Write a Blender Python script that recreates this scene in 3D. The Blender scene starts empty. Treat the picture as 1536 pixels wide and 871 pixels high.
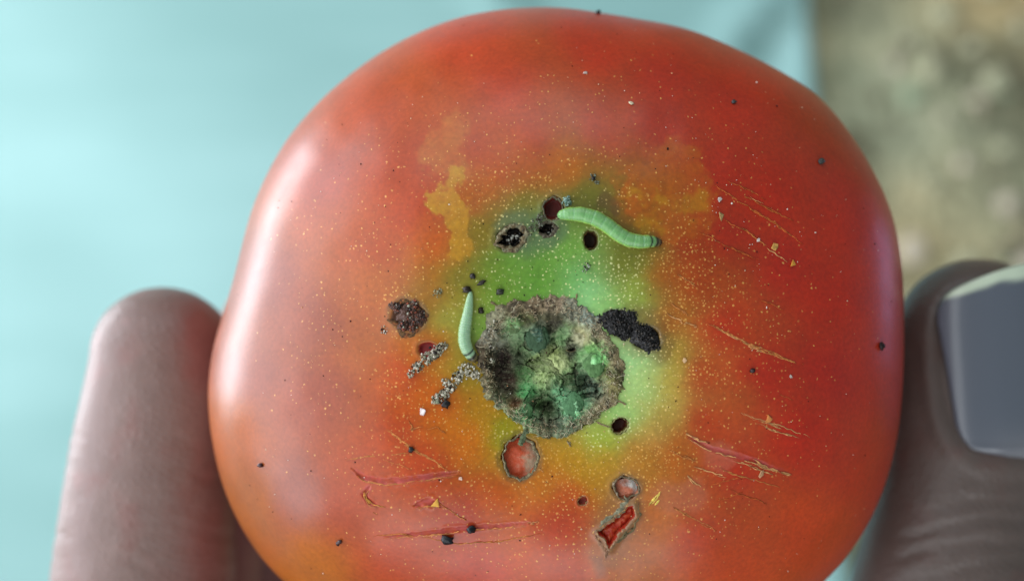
import bpy, math, random
import numpy as np
from mathutils import Vector, Matrix

random.seed(7)
RNG = np.random.default_rng(7)
MM = 0.001
SC = bpy.context.scene
COL = SC.collection

# ------------------------------------------------------------------ camera
D = 165.0            # camera height above the tomato's equator, mm
S = 0.0725           # mm per photo pixel on the equator plane
cam_d = bpy.data.cameras.new('camera')
cam_d.sensor_width = 36.0
cam_d.lens = 36.0 * D / (1536 * S)
cam_d.clip_start = 0.005
cam_d.clip_end = 50.0
cam_d.dof.use_dof = True
cam_d.dof.focus_distance = (D - 21.0) * MM
cam_d.dof.aperture_fstop = 12.5
cam = bpy.data.objects.new('camera', cam_d)
cam.location = (0, 0, D * MM)
COL.objects.link(cam)
SC.camera = cam

# ------------------------------------------------------------------ world and lamps
w = bpy.data.worlds.new('World')
SC.world = w
w.use_nodes = True
bg = w.node_tree.nodes['Background']
bg.inputs['Color'].default_value = (0.80, 0.97, 1.0, 1)
bg.inputs['Strength'].default_value = 0.24


def area(name, loc, target, sx, sy, power, color):
    ld = bpy.data.lights.new(name, 'AREA')
    ld.shape = 'RECTANGLE'
    ld.size = sx
    ld.size_y = sy
    ld.energy = power
    ld.color = color
    o = bpy.data.objects.new(name, ld)
    o.location = loc
    d = Vector(target) - Vector(loc)
    o.rotation_euler = d.to_track_quat('-Z', 'Y').to_euler()
    COL.objects.link(o)
    return o


area('open_doorway_light', (-0.75, 0.10, 0.16), (0, 0, 0.02), 1.5, 0.5, 10.0, (0.87, 0.90, 1.0))
area('upper_sky_fill', (-0.60, 0.0, 0.75), (0, 0, 0.02), 1.2, 0.6, 3.7, (0.96, 0.98, 1.0))  # added lamp standing in for upper-left sky, fills upward faces
area('front_sheen_fill', (-0.08, -0.80, 0.60), (0, 0, 0.02), 0.8, 0.5, 4.0, (0.96, 0.98, 1.0))  # added lamp, no window there: gives the lower shoulder its sheen
area('back_sheen_fill', (-0.08, 0.85, 0.60), (0, 0, 0.02), 0.7, 0.5, 2.3, (0.94, 0.97, 1.0))  # added lamp, no window there: gives the upper shoulder its sheen
area('low_crest_fill', (-0.36, 0.10, -0.17), (0, 0.01, 0.0), 0.30, 0.13, 1.45, (0.90, 0.93, 1.0))  # added lamp near the floor, makes the bright crest on the left rim
area('purple_rim_fill', (0.50, 0.06, -0.26), (0, 0, 0), 0.14, 0.10, 0.12, (0.66, 0.50, 1.0))  # small added lamp, makes the purple sheen on the right rim

# ------------------------------------------------------------------ render
SC.render.engine = 'CYCLES'
SC.cycles.use_denoising = True
SC.cycles.max_bounces = 8
SC.view_settings.view_transform = 'Standard'
SC.view_settings.look = 'None'
SC.view_settings.exposure = 0.12
SC.view_settings.gamma = 1.0
SC.view_settings.use_curve_mapping = False


# ------------------------------------------------------------------ numeric helpers
def lin(c):
    c = np.asarray(c, float) / 255.0
    return np.where(c <= 0.04045, c / 12.92, ((c + 0.055) / 1.055) ** 2.4)


def sstep(a, b, x):
    t = np.clip((x - a) / (b - a), 0, 1)
    return t * t * (3 - 2 * t)


def _hash(ix, iy, iz, seed):
    n = (ix * 374761393 + iy * 668265263 + iz * 1274126177 + seed * 974634777) & 0xFFFFFFFF
    n = ((n ^ (n >> 13)) * 1274126177) & 0xFFFFFFFF
    n = (n ^ (n >> 16)) & 0xFFFFFFFF
    n = (n * 2246822519) & 0xFFFFFFFF
    return ((n ^ (n >> 15)) & 0xFFFFFF) / float(0xFFFFFF)


def vnoise(x, y, z=0.0, seed=0):
    if np.isscalar(z) and z == 0.0:
        x = np.asarray(x, float); y = np.asarray(y, float)
        ix = np.floor(x).astype(np.int64); iy = np.floor(y).astype(np.int64)
        fx, fy = x - ix, y - iy
        fx = fx * fx * (3 - 2 * fx); fy = fy * fy * (3 - 2 * fy)
        a = _hash(ix, iy, 0, seed); b = _hash(ix + 1, iy, 0, seed); c = _hash(ix, iy + 1, 0, seed); d = _hash(ix + 1, iy + 1, 0, seed)
        return ((a * (1 - fx) + b * fx) * (1 - fy) + (c * (1 - fx) + d * fx) * fy) * 2 - 1
    x = np.asarray(x, float); y = np.asarray(y, float); z = np.zeros_like(x) + z
    ix = np.floor(x).astype(np.int64); iy = np.floor(y).astype(np.int64); iz = np.floor(z).astype(np.int64)
    fx, fy, fz = x - ix, y - iy, z - iz
    fx = fx * fx * (3 - 2 * fx); fy = fy * fy * (3 - 2 * fy); fz = fz * fz * (3 - 2 * fz)
    r = 0
    for dx in (0, 1):
        wx = fx if dx else 1 - fx
        for dy in (0, 1):
            wy = fy if dy else 1 - fy
            for dz in (0, 1):
                wz = fz if dz else 1 - fz
                r = r + wx * wy * wz * _hash(ix + dx, iy + dy, iz + dz, seed)
    return r * 2 - 1


def fbm(x, y, z=0.0, seed=0, octaves=4, gain=0.5):
    r = 0; a = 1.0; f = 1.0; t = 0
    for k in range(octaves):
        r = r + a * vnoise(np.asarray(x) * f, np.asarray(y) * f, z if np.isscalar(z) else np.asarray(z) * f, seed + 17 * k)
        t += a; a *= gain; f *= 2.03
    return r / t


def shepard(u, v, pts, eps=800.0, power=1.9):
    """smooth colour field through a list of (u, v, (r, g, b)) pigment samples"""
    num = np.zeros(u.shape + (3,)); den = np.zeros(u.shape)
    for (a, b, c) in pts:
        wgt = 1.0 / ((u - a) ** 2 + (v - b) ** 2 + eps) ** power
        num += wgt[..., None] * lin(c); den += wgt
    return num / den[..., None]


# ------------------------------------------------------------------ tomato shape (mm)
OUT = [(835, 10), (900, 19), (960, 29), (1030, 42), (1080, 62), (1130, 85), (1180, 112), (1215, 132), (1250, 166),
       (1290, 222), (1320, 275), (1340, 325), (1350, 380), (1354, 440), (1354, 500), (1352, 580), (1344, 655),
       (1325, 730), (1295, 795), (1250, 855), (1200, 900), (1120, 945), (1000, 975), (850, 985), (700, 975), (560, 945),
       (470, 905), (405, 850), (362, 790), (335, 730), (318, 660), (311, 590), (317, 530), (334, 470), (350, 420),
       (362, 370), (378, 310), (400, 260), (432, 205), (472, 158), (522, 113), (580, 72), (640, 42), (700, 22), (770, 12)]
KZ = 21.0
KX = (825 - 768) * S * (D - KZ) / D
KY = (435.5 - 555) * S * (D - KZ) / D
H_TOP, H_BOT, PEXP = 24.5, 24.0, 2.9
_ox = np.array([(p[0] - 768) * S / 1.016 for p in OUT]) - KX
_oy = np.array([(435.5 - p[1]) * S / 1.016 for p in OUT]) - KY
_oth = np.arctan2(_oy, _ox); _orr = np.hypot(_ox, _oy)
_ord = np.argsort(_oth); _oth = _oth[_ord]; _orr = _orr[_ord]
_t = np.linspace(-math.pi, math.pi, 1441)
_ro = np.interp(_t, np.r_[_oth - 2 * math.pi, _oth, _oth + 2 * math.pi], np.r_[_orr, _orr, _orr])
_k = np.exp(-0.5 * (np.arange(-30, 31) / 10.0) ** 2); _k /= _k.sum()
_ro = np.convolve(np.r_[_ro[-31:-1], _ro, _ro[1:31]], _k, 'valid')


def RO(th):
    return np.interp(th, _t, _ro)


def zbase(x, y):
    """top of the tomato without its small damage"""
    dx = np.asarray(x, float) - KX; dy = np.asarray(y, float) - KY
    r = np.hypot(dx, dy); th = np.arctan2(dy, dx)
    rho = np.clip(r / RO(th), 0, 1)
    z = H_TOP * np.sqrt(np.clip(1 - rho ** PEXP, 0, 1))
    z = z - 2.6 * np.exp(-(r / 10.5) ** 2)
    sh = np.exp(-((rho - 0.62) / 0.25) ** 2)
    z = z + sh * (0.32 * np.cos(5 * th + 0.6) + 0.26 * np.cos(3 * th + 2.0) + 0.14 * np.cos(8 * th))
    # the furrow running down from the torn slit
    crease = np.exp(-((dx - 3.6 + 0.12 * (dy + 20)) / 1.1) ** 2) * sstep(-12, -20, dy)
    return z - 0.12 * crease


def to_mm(px, py, z):
    k = S * (D - z) / D
    return (np.asarray(px) - 768) * k, (435.5 - np.asarray(py)) * k


def P(px, py):
    px = np.asarray(px, float); py = np.asarray(py, float)
    z = np.full(px.shape, 20.0)
    for _ in range(7):
        x, y = to_mm(px, py, z)
        z = zbase(x, y)
    x, y = to_mm(px, py, z)
    return x, y, z


def P1(px, py, dz=0.0):
    x, y, z = P(np.array([px]), np.array([py]))
    return np.array([x[0], y[0], z[0] + dz])


def SN(px, py):
    """surface normal"""
    p = P1(px, py); e = 0.25
    zx = (zbase(p[0] + e, p[1]) - zbase(p[0] - e, p[1])) / (2 * e)
    zy = (zbase(p[0], p[1] + e) - zbase(p[0], p[1] - e)) / (2 * e)
    n = np.array([-float(zx), -float(zy), 1.0])
    return n / np.linalg.norm(n)


def to_px(x, y, z):
    k = D / (D - z) / S
    return 768 + x * k, 435.5 - y * k


# ------------------------------------------------------------------ mesh helpers
def mesh_np(name, verts, faces, mats, parent=None, color=None, floats=None, smooth=True, colname='pigment', face_mat=None):
    """verts n x 3 in mm, faces m x 3 / m x 4 int array or list"""
    me = bpy.data.meshes.new(name)
    v = np.asarray(verts, np.float32) * MM
    if isinstance(faces, np.ndarray):
        m, k = faces.shape
        me.vertices.add(len(v)); me.vertices.foreach_set('co', v.ravel())
        me.loops.add(m * k); me.loops.foreach_set('vertex_index', faces.astype(np.int32).ravel())
        me.polygons.add(m)
        me.polygons.foreach_set('loop_start', np.arange(0, m * k, k, dtype=np.int32))
        me.polygons.foreach_set('loop_total', np.full(m, k, dtype=np.int32))
        me.update(calc_edges=True)
    else:
        me.from_pydata([tuple(map(float, p)) for p in v], [], faces)
    me.validate()
    if smooth:
        me.polygons.foreach_set('use_smooth', np.ones(len(me.polygons), dtype=bool))
    if color is not None:
        a = me.attributes.new(colname, 'FLOAT_COLOR', 'POINT')
        c = np.ones((len(v), 4), np.float32); c[:, :3] = color
        a.data.foreach_set('color', c.ravel())
    for k, arr in (floats or {}).items():
        a = me.attributes.new(k, 'FLOAT', 'POINT')
        a.data.foreach_set('value', np.asarray(arr, np.float32).ravel())
    for m_ in (mats if isinstance(mats, (list, tuple)) else [mats]):
        me.materials.append(m_)
    if face_mat is not None:
        me.polygons.foreach_set('material_index', np.asarray(face_mat, np.int32))
    me.update()
    o = bpy.data.objects.new(name, me)
    COL.objects.link(o)
    if parent is not None:
        o.parent = parent
    return o


def tag(o, label=None, cat=None, group=None, kind=None):
    if label: o['label'] = label
    if cat: o['category'] = cat
    if group: o['group'] = group
    if kind: o['kind'] = kind
    return o


def grid_faces(nr, na, wrap=True):
    i = np.arange(nr - 1)[:, None]; j = np.arange(na if wrap else na - 1)[None, :]
    j2 = (j + 1) % na
    return np.stack([i * na + j, (i + 1) * na + j, (i + 1) * na + j2, i * na + j2], -1).reshape(-1, 4)


ICO_V = None


def ico():
    global ICO_V
    t = (1 + 5 ** 0.5) / 2
    v = np.array([(-1, t, 0), (1, t, 0), (-1, -t, 0), (1, -t, 0), (0, -1, t), (0, 1, t), (0, -1, -t), (0, 1, -t),
                  (t, 0, -1), (t, 0, 1), (-t, 0, -1), (-t, 0, 1)], float)
    v /= np.linalg.norm(v[0])
    f = np.array([(0, 11, 5), (0, 5, 1), (0, 1, 7), (0, 7, 10), (0, 10, 11), (1, 5, 9), (5, 11, 4), (11, 10, 2), (10, 7, 6),
                  (7, 1, 8), (3, 9, 4), (3, 4, 2), (3, 2, 6), (3, 6, 8), (3, 8, 9), (4, 9, 5), (2, 4, 11), (6, 2, 10), (8, 6, 7), (9, 8, 1)])
    return v, f


ICOV, ICOF = ico()


def ico_sub(n):
    v = [tuple(p) for p in ICOV]; f = [tuple(t) for t in ICOF]
    for _ in range(n):
        cache = {}; nf = []
        def mid(a, b):
            key = (min(a, b), max(a, b))
            if key not in cache:
                m = np.array(v[a]) + np.array(v[b]); m /= np.linalg.norm(m)
                v.append(tuple(m)); cache[key] = len(v) - 1
            return cache[key]
        for a, b, c in f:
            ab, bc, ca = mid(a, b), mid(b, c), mid(c, a)
            nf += [(a, ab, ca), (b, bc, ab), (c, ca, bc), (ab, bc, ca)]
        f = nf
    return np.array(v), np.array(f)


SPH1V, SPH1F = ico_sub(1)
SPH2V, SPH2F = ico_sub(2)
SPH3V, SPH3F = ico_sub(3)


def frame_from(n):
    n = np.asarray(n, float)
    a = np.array([1.0, 0, 0]) if abs(n[0]) < 0.8 else np.array([0, 1.0, 0])
    t = np.cross(n, a); t /= np.linalg.norm(t)
    return t, np.cross(n, t), n


# ------------------------------------------------------------------ materials
def new_mat(name):
    m = bpy.data.materials.new(name); m.use_nodes = True
    nt = m.node_tree
    return m, nt, nt.nodes['Principled BSDF']


def N(nt, kind, **kw):
    n = nt.nodes.new(kind)
    for k, v in kw.items():
        setattr(n, k, v)
    return n


def math_node(nt, op, a, b=None, clamp=False):
    n = N(nt, 'ShaderNodeMath', operation=op); n.use_clamp = clamp
    for i, x in enumerate((a, b)):
        if x is None: continue
        if isinstance(x, (int, float)): n.inputs[i].default_value = x
        else: nt.links.new(x, n.inputs[i])
    return n.outputs[0]


def mixcol(nt, fac, a, b, blend='MIX'):
    n = N(nt, 'ShaderNodeMix', data_type='RGBA', blend_type=blend)
    for sock, x in ((n.inputs[0], fac), (n.inputs[6], a), (n.inputs[7], b)):
        if isinstance(x, (int, float)): sock.default_value = x
        elif isinstance(x, (tuple, list)): sock.default_value = (*x, 1) if len(x) == 3 else x
        else: nt.links.new(x, sock)
    return n.outputs[2]


def attr_mat(name, rough=0.6, spec=0.4, sss=0.0, sss_r=(1, .5, .3), sss_scale=0.0008, bump=0.0, bump_scale=4000, coat=0.0, var=0.0):
    """a material that reads the 'pigment' attribute, with fine noise relief"""
    m, nt, b = new_mat(name)
    at = N(nt, 'ShaderNodeAttribute', attribute_name='pigment')
    col = at.outputs['Color']
    tc = N(nt, 'ShaderNodeTexCoord')
    if var > 0:
        no = N(nt, 'ShaderNodeTexNoise'); no.inputs['Scale'].default_value = bump_scale * 0.6; no.inputs['Detail'].default_value = 4
        nt.links.new(tc.outputs['Object'], no.inputs['Vector'])
        f = math_node(nt, 'MULTIPLY_ADD', no.outputs['Fac'], 2 * var); nt.nodes[-1].inputs[2].default_value = 1 - var
        hs = N(nt, 'ShaderNodeHueSaturation'); nt.links.new(f, hs.inputs['Value']); nt.links.new(col, hs.inputs['Color'])
        col = hs.outputs['Color']
    nt.links.new(col, b.inputs['Base Color'])
    b.inputs['Roughness'].default_value = rough
    b.inputs['Specular IOR Level'].default_value = spec
    b.inputs['Coat Weight'].default_value = coat
    if sss > 0:
        b.inputs['Subsurface Weight'].default_value = sss
        b.inputs['Subsurface Radius'].default_value = sss_r
        b.inputs['Subsurface Scale'].default_value = sss_scale
    if bump > 0:
        no2 = N(nt, 'ShaderNodeTexNoise'); no2.inputs['Scale'].default_value = bump_scale; no2.inputs['Detail'].default_value = 5
        nt.links.new(tc.outputs['Object'], no2.inputs['Vector'])
        bp = N(nt, 'ShaderNodeBump'); bp.inputs['Distance'].default_value = bump * MM; bp.inputs['Strength'].default_value = 0.8
        nt.links.new(no2.outputs['Fac'], bp.inputs['Height']); nt.links.new(bp.outputs['Normal'], b.inputs['Normal'])
    return m


def skin_material():
    m, nt, b = new_mat('tomato_skin')
    L = nt.links
    pig = N(nt, 'ShaderNodeAttribute', attribute_name='pigment').outputs['Color']
    den = N(nt, 'ShaderNodeAttribute', attribute_name='speck').outputs['Fac']
    wound = N(nt, 'ShaderNodeAttribute', attribute_name='wound').outputs['Fac']
    grn = N(nt, 'ShaderNodeAttribute', attribute_name='green').outputs['Fac']
    tc = N(nt, 'ShaderNodeTexCoord')
    obj = tc.outputs['Object']
    # mottling of the flesh under the skin
    no = N(nt, 'ShaderNodeTexNoise'); no.inputs['Scale'].default_value = 260; no.inputs['Detail'].default_value = 6
    no.inputs['Roughness'].default_value = 0.6
    L.new(obj, no.inputs['Vector'])
    hs = N(nt, 'ShaderNodeHueSaturation')
    f = math_node(nt, 'MULTIPLY_ADD', no.outputs['Fac'], 0.5); nt.nodes[-1].inputs[2].default_value = 0.75
    L.new(f, hs.inputs['Value']); L.new(pig, hs.inputs['Color'])
    fine = N(nt, 'ShaderNodeTexNoise'); fine.inputs['Scale'].default_value = 2600; fine.inputs['Detail'].default_value = 3
    L.new(obj, fine.inputs['Vector'])
    f2 = math_node(nt, 'MULTIPLY_ADD', fine.outputs['Fac'], 0.6); nt.nodes[-1].inputs[2].default_value = 0.70
    hs2 = N(nt, 'ShaderNodeHueSaturation'); L.new(f2, hs2.inputs['Value']); L.new(hs.outputs['Color'], hs2.inputs['Color'])
    col = hs2.outputs['Color']
    # pale corky dots: three sizes of scattered spots
    sep = N(nt, 'ShaderNodeSeparateXYZ'); L.new(obj, sep.inputs[0])
    flat = N(nt, 'ShaderNodeCombineXYZ'); L.new(sep.outputs[0], flat.inputs[0]); L.new(sep.outputs[1], flat.inputs[1])
    wn = N(nt, 'ShaderNodeTexNoise'); wn.inputs['Scale'].default_value = 5000; wn.inputs['Detail'].default_value = 2
    L.new(obj, wn.inputs['Vector'])
    wv = N(nt, 'ShaderNodeVectorMath', operation='MULTIPLY_ADD')
    L.new(wn.outputs['Color'], wv.inputs[0]); wv.inputs[1].default_value = (0.00022, 0.00022, 0); L.new(flat.outputs[0], wv.inputs[2])
    masks = []
    for i, (sc, rad, keep, dmul) in enumerate(((1100, 0.155, 0.16, 0.8), (1750, 0.21, 0.32, 0.8), (2700, 0.27, 0.42, 0.8))):
        vo = N(nt, 'ShaderNodeTexVoronoi', voronoi_dimensions='2D', feature='F1'); vo.inputs['Scale'].default_value = sc
        off = N(nt, 'ShaderNodeVectorMath', operation='ADD'); off.inputs[1].default_value = (0.013 * i, 0.007 * i, 0)
        L.new(wv.outputs[0], off.inputs[0]); L.new(off.outputs[0], vo.inputs['Vector'])
        sc_ = N(nt, 'ShaderNodeSeparateColor'); L.new(vo.outputs['Color'], sc_.inputs[0])
        # radius of this cell's spot: zero unless its random number is below the local density
        dens = math_node(nt, 'MULTIPLY', den, keep * 2.2)
        on = math_node(nt, 'LESS_THAN', sc_.outputs[0], dens)
        r_ = math_node(nt, 'MULTIPLY', math_node(nt, 'ADD', math_node(nt, 'MULTIPLY', sc_.outputs[1], 0.75), 0.35), rad)
        d_ = math_node(nt, 'SUBTRACT', r_, vo.outputs['Distance'])
        e_ = math_node(nt, 'MULTIPLY', d_, 8.0, clamp=True)
        mk = math_node(nt, 'MULTIPLY', math_node(nt, 'MULTIPLY', e_, on), math_node(nt, 'ADD', math_node(nt, 'MULTIPLY', sc_.outputs[2], 0.6), 0.35 * dmul))
        masks.append(mk)
    mk = math_node(nt, 'MAXIMUM', math_node(nt, 'MAXIMUM', masks[0], masks[1]), masks[2], clamp=True)
    mk = math_node(nt, 'MULTIPLY', mk, math_node(nt, 'SUBTRACT', 0.78, wound, clamp=True))
    dotc = mixcol(nt, grn, tuple(lin((240, 186, 96))), tuple(lin((240, 238, 168))))
    col = mixcol(nt, mk, col, dotc)
    L.new(col, b.inputs['Base Color'])
    # gloss: waxy skin, dull where wounded
    rn = N(nt, 'ShaderNodeTexNoise'); rn.inputs['Scale'].default_value = 420; rn.inputs['Detail'].default_value = 5
    L.new(obj, rn.inputs['Vector'])
    ro = math_node(nt, 'MULTIPLY_ADD', rn.outputs['Fac'], 0.14); nt.nodes[-1].inputs[2].default_value = 0.29
    ro = math_node(nt, 'ADD', ro, math_node(nt, 'MULTIPLY', wound, 0.25))
    L.new(ro, b.inputs['Roughness'])
    b.inputs['Specular IOR Level'].default_value = 0.55
    b.inputs['Subsurface Weight'].default_value = 0.12
    b.inputs['Subsurface Radius'].default_value = (1.0, 0.35, 0.15)
    b.inputs['Subsurface Scale'].default_value = 0.0012
    # relief: orange-peel plus the raised dots
    h = math_node(nt, 'ADD', math_node(nt, 'MULTIPLY', fine.outputs['Fac'], 0.35), math_node(nt, 'MULTIPLY', mk, 0.5))
    bp = N(nt, 'ShaderNodeBump'); bp.inputs['Distance'].default_value = 0.00004; bp.inputs['Strength'].default_value = 0.7
    L.new(h, bp.inputs['Height']); L.new(bp.outputs['Normal'], b.inputs['Normal'])
    return m


M_SKIN = skin_material()
M_SCAR = attr_mat('dried_stem_scar', rough=0.75, spec=0.3, bump=0.10, bump_scale=3800, var=0.5)
M_PULP = attr_mat('moist_pulp', rough=0.42, spec=0.35, sss=0.15, bump=0.06, bump_scale=3000, var=0.25)
M_CRUST = attr_mat('dry_crust', rough=0.85, spec=0.2, bump=0.06, bump_scale=6000, var=0.35)
M_FRASS = attr_mat('damp_frass', rough=0.38, spec=0.45, bump=0.05, bump_scale=7000, var=0.3)
M_LARVA = attr_mat('larva_skin', rough=0.3, spec=0.5, sss=0.6, sss_r=(0.8, 1.0, 0.6), sss_scale=0.00022, bump=0.015, bump_scale=5000, var=0.08)
M_FIBRE = attr_mat('cork_fibre', rough=0.8, spec=0.2)
M_CORK = attr_mat('scratch_cork', rough=0.7, spec=0.3, var=0.35, bump_scale=5000)

# ------------------------------------------------------------------ the setting
FLOOR = -300.0


def floor_px(px, py, z=FLOOR):
    x, y = to_mm(px, py, z)
    return float(x), float(y)


def ground():
    m, nt, b = new_mat('dry_soil')
    L = nt.links
    tc = N(nt, 'ShaderNodeTexCoord')
    n1 = N(nt, 'ShaderNodeTexNoise'); n1.inputs['Scale'].default_value = 28; n1.inputs['Detail'].default_value = 6
    n2 = N(nt, 'ShaderNodeTexNoise'); n2.inputs['Scale'].default_value = 260; n2.inputs['Detail'].default_value = 5
    for n in (n1, n2): L.new(tc.outputs['Object'], n.inputs['Vector'])
    r1 = N(nt, 'ShaderNodeValToRGB')
    r1.color_ramp.elements[0].position = 0.33; r1.color_ramp.elements[0].color = (*lin((108, 108, 84)), 1)
    r1.color_ramp.elements[1].position = 0.66; r1.color_ramp.elements[1].color = (*lin((206, 210, 178)), 1)
    e = r1.color_ramp.elements.new(0.5); e.color = (*lin((164, 168, 138)), 1)
    L.new(n1.outputs['Fac'], r1.inputs[0])
    n3 = N(nt, 'ShaderNodeTexNoise'); n3.inputs['Scale'].default_value = 14; n3.inputs['Detail'].default_value = 3
    L.new(tc.outputs['Object'], n3.inputs['Vector'])
    r3 = N(nt, 'ShaderNodeValToRGB'); r3.color_ramp.elements[0].position = 0.4; r3.color_ramp.elements[1].position = 0.62
    r3.color_ramp.elements[0].color = (1, 1, 1, 1); r3.color_ramp.elements[1].color = (0.92, 0.70, 0.52, 1)
    L.new(n3.outputs['Fac'], r3.inputs[0])
    c0 = mixcol(nt, 1.0, r1.outputs[0], r3.outputs[0], 'MULTIPLY')
    c = mixcol(nt, 0.5, c0, n2.outputs['Fac'], 'OVERLAY')
    L.new(c, b.inputs['Base Color'])
    b.inputs['Roughness'].default_value = 0.95
    bp = N(nt, 'ShaderNodeBump'); bp.inputs['Distance'].default_value = 0.004
    L.new(n2.outputs['Fac'], bp.inputs['Height']); L.new(bp.outputs['Normal'], b.inputs['Normal'])
    n = 160
    g = np.linspace(-1500, 1500, n)
    X, Y = np.meshgrid(g, g)
    Z = FLOOR - 6 + 3.0 * fbm(X / 60, Y / 60, seed=5)
    o = mesh_np('ground', np.stack([X, Y, Z], -1).reshape(-1, 3), grid_faces(n, n, False), m)
    tag(o, kind='structure')
    # loose stones and clods lying on it
    mc = attr_mat('clod', rough=0.95, spec=0.1, bump=0.3, bump_scale=900, var=0.3)
    vs, fs, cs = [], [], []; k = 0
    for i in range(420):
        px = RNG.uniform(1180, 1900); py = RNG.uniform(-350, 1250)
        x, y = floor_px(px, py)
        ex, _ = floor_px(1206 + 0.068 * py, py)
        if x < ex + 6: continue
        r = RNG.uniform(1.0, 3.0) ** 1.35
        v = SPH2V * (1 + 0.28 * fbm(SPH2V[:, 0] * 1.5 + i, SPH2V[:, 1] * 1.5, SPH2V[:, 2] * 1.5, seed=i)[:, None])
        v = v * r * np.array([1, RNG.uniform(.7, 1.1), .6]) + np.array([x, y, FLOOR - 4.0 + r * 0.2])
        vs.append(v); fs.append(SPH2F + k); k += len(v)
        c = lin([(176, 176, 146), (140, 134, 108), (116, 112, 90), (196, 186, 166), (150, 164, 136)][RNG.integers(5)])
        cs.append(np.tile(c, (len(v), 1)))
    o2 = mesh_np('soil_clods', np.concatenate(vs), np.concatenate(fs), mc, color=np.concatenate(cs))
    tag(o2, 'loose grey brown soil clods scattered on the bare ground', 'soil', kind='stuff')


def sheet():
    m, nt, b = new_mat('pale_plastic_sheet')
    L = nt.links
    tc = N(nt, 'ShaderNodeTexCoord')
    mp = N(nt, 'ShaderNodeMapping'); mp.inputs['Rotation'].default_value = (0, 0, 0.45); mp.inputs['Scale'].default_value = (5, 22, 1)
    L.new(tc.outputs['Object'], mp.inputs[0])
    n1 = N(nt, 'ShaderNodeTexNoise'); n1.inputs['Scale'].default_value = 1.0; n1.inputs['Detail'].default_value = 4
    L.new(mp.outputs[0], n1.inputs['Vector'])
    r = N(nt, 'ShaderNodeValToRGB')
    r.color_ramp.elements[0].position = 0.3; r.color_ramp.elements[0].color = (*lin((120, 161, 157)), 1)
    r.color_ramp.elements[1].position = 0.7; r.color_ramp.elements[1].color = (*lin((146, 185, 182)), 1)
    L.new(n1.outputs['Fac'], r.inputs[0])
    L.new(r.outputs[0], b.inputs['Base Color'])
    b.inputs['Roughness'].default_value = 0.5
    # a big sheet whose right-hand edge crosses the view, gently rippled, edge turned up a little
    nx, ny = 200, 160
    u = np.linspace(0, 1, nx) ** 0.6; vv = np.linspace(0, 1, ny)
    U, V = np.meshgrid(u, vv)
    y = -700 + 1400 * V
    ex0, ey0 = floor_px(1204, 0); ex1, ey1 = floor_px(1264, 871)
    edge = ex0 + (ex1 - ex0) * (y - ey0) / (ey1 - ey0) + 1.5 * vnoise(y / 30, y * 0, seed=3)
    x = -900 + (edge + 900) * U
    z = FLOOR + 1.5 + 1.2 * vnoise(x / 90, y / 120, seed=9) + 0.9 * vnoise(x / 40 + y / 60, y / 200, seed=11)
    de = edge - x
    z = z + 5.0 * np.exp(-(de / 9.0) ** 2) * (0.6 + 0.4 * vnoise(y / 50, y * 0, seed=4))
    # a sharp fold that starts near the edge
    fx, fy = floor_px(1130, 25)
    d = (x - fx) * 0.80 - (y - fy) * 0.60
    z = z + 7.0 * np.exp(-(d / 3.5) ** 2) * sstep(55, 5, np.hypot(x - fx, y - fy)) - 2.5 * np.exp(-((d - 8) / 5) ** 2) * sstep(60, 5, np.hypot(x - fx, y - fy))
    fx, fy = floor_px(735, -20)
    d = (x - fx) * 0.75 + (y - fy) * 0.66
    z = z + 6.0 * np.exp(-(d / 3.0) ** 2) * sstep(35, 3, np.hypot(x - fx, y - fy))
    top = np.stack([x, y, z], -1).reshape(-1, 3)
    f1 = grid_faces(ny, nx, False)
    bot = top - np.array([0, 0, 0.4])
    n = len(top)
    ring = np.r_[np.arange(nx), np.arange(1, ny) * nx + nx - 1, (ny - 1) * nx + np.arange(nx - 2, -1, -1), np.arange(ny - 2, 0, -1) * nx]
    rn = np.roll(ring, -1)
    side = np.stack([ring, rn, rn + n, ring + n], -1)
    o = mesh_np('floor_sheet', np.r_[top, bot], np.r_[f1, f1[:, ::-1] + n, side], m)
    tag(o, kind='structure')


ground()
sheet()

# ------------------------------------------------------------------ the tomato
TOM = bpy.data.objects.new('tomato', None)
TOM.location = (0, 0, 0)
COL.objects.link(TOM)
tag(TOM, 'ripe red tomato with bored green shoulder, held up between finger and thumb', 'tomato')

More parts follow.
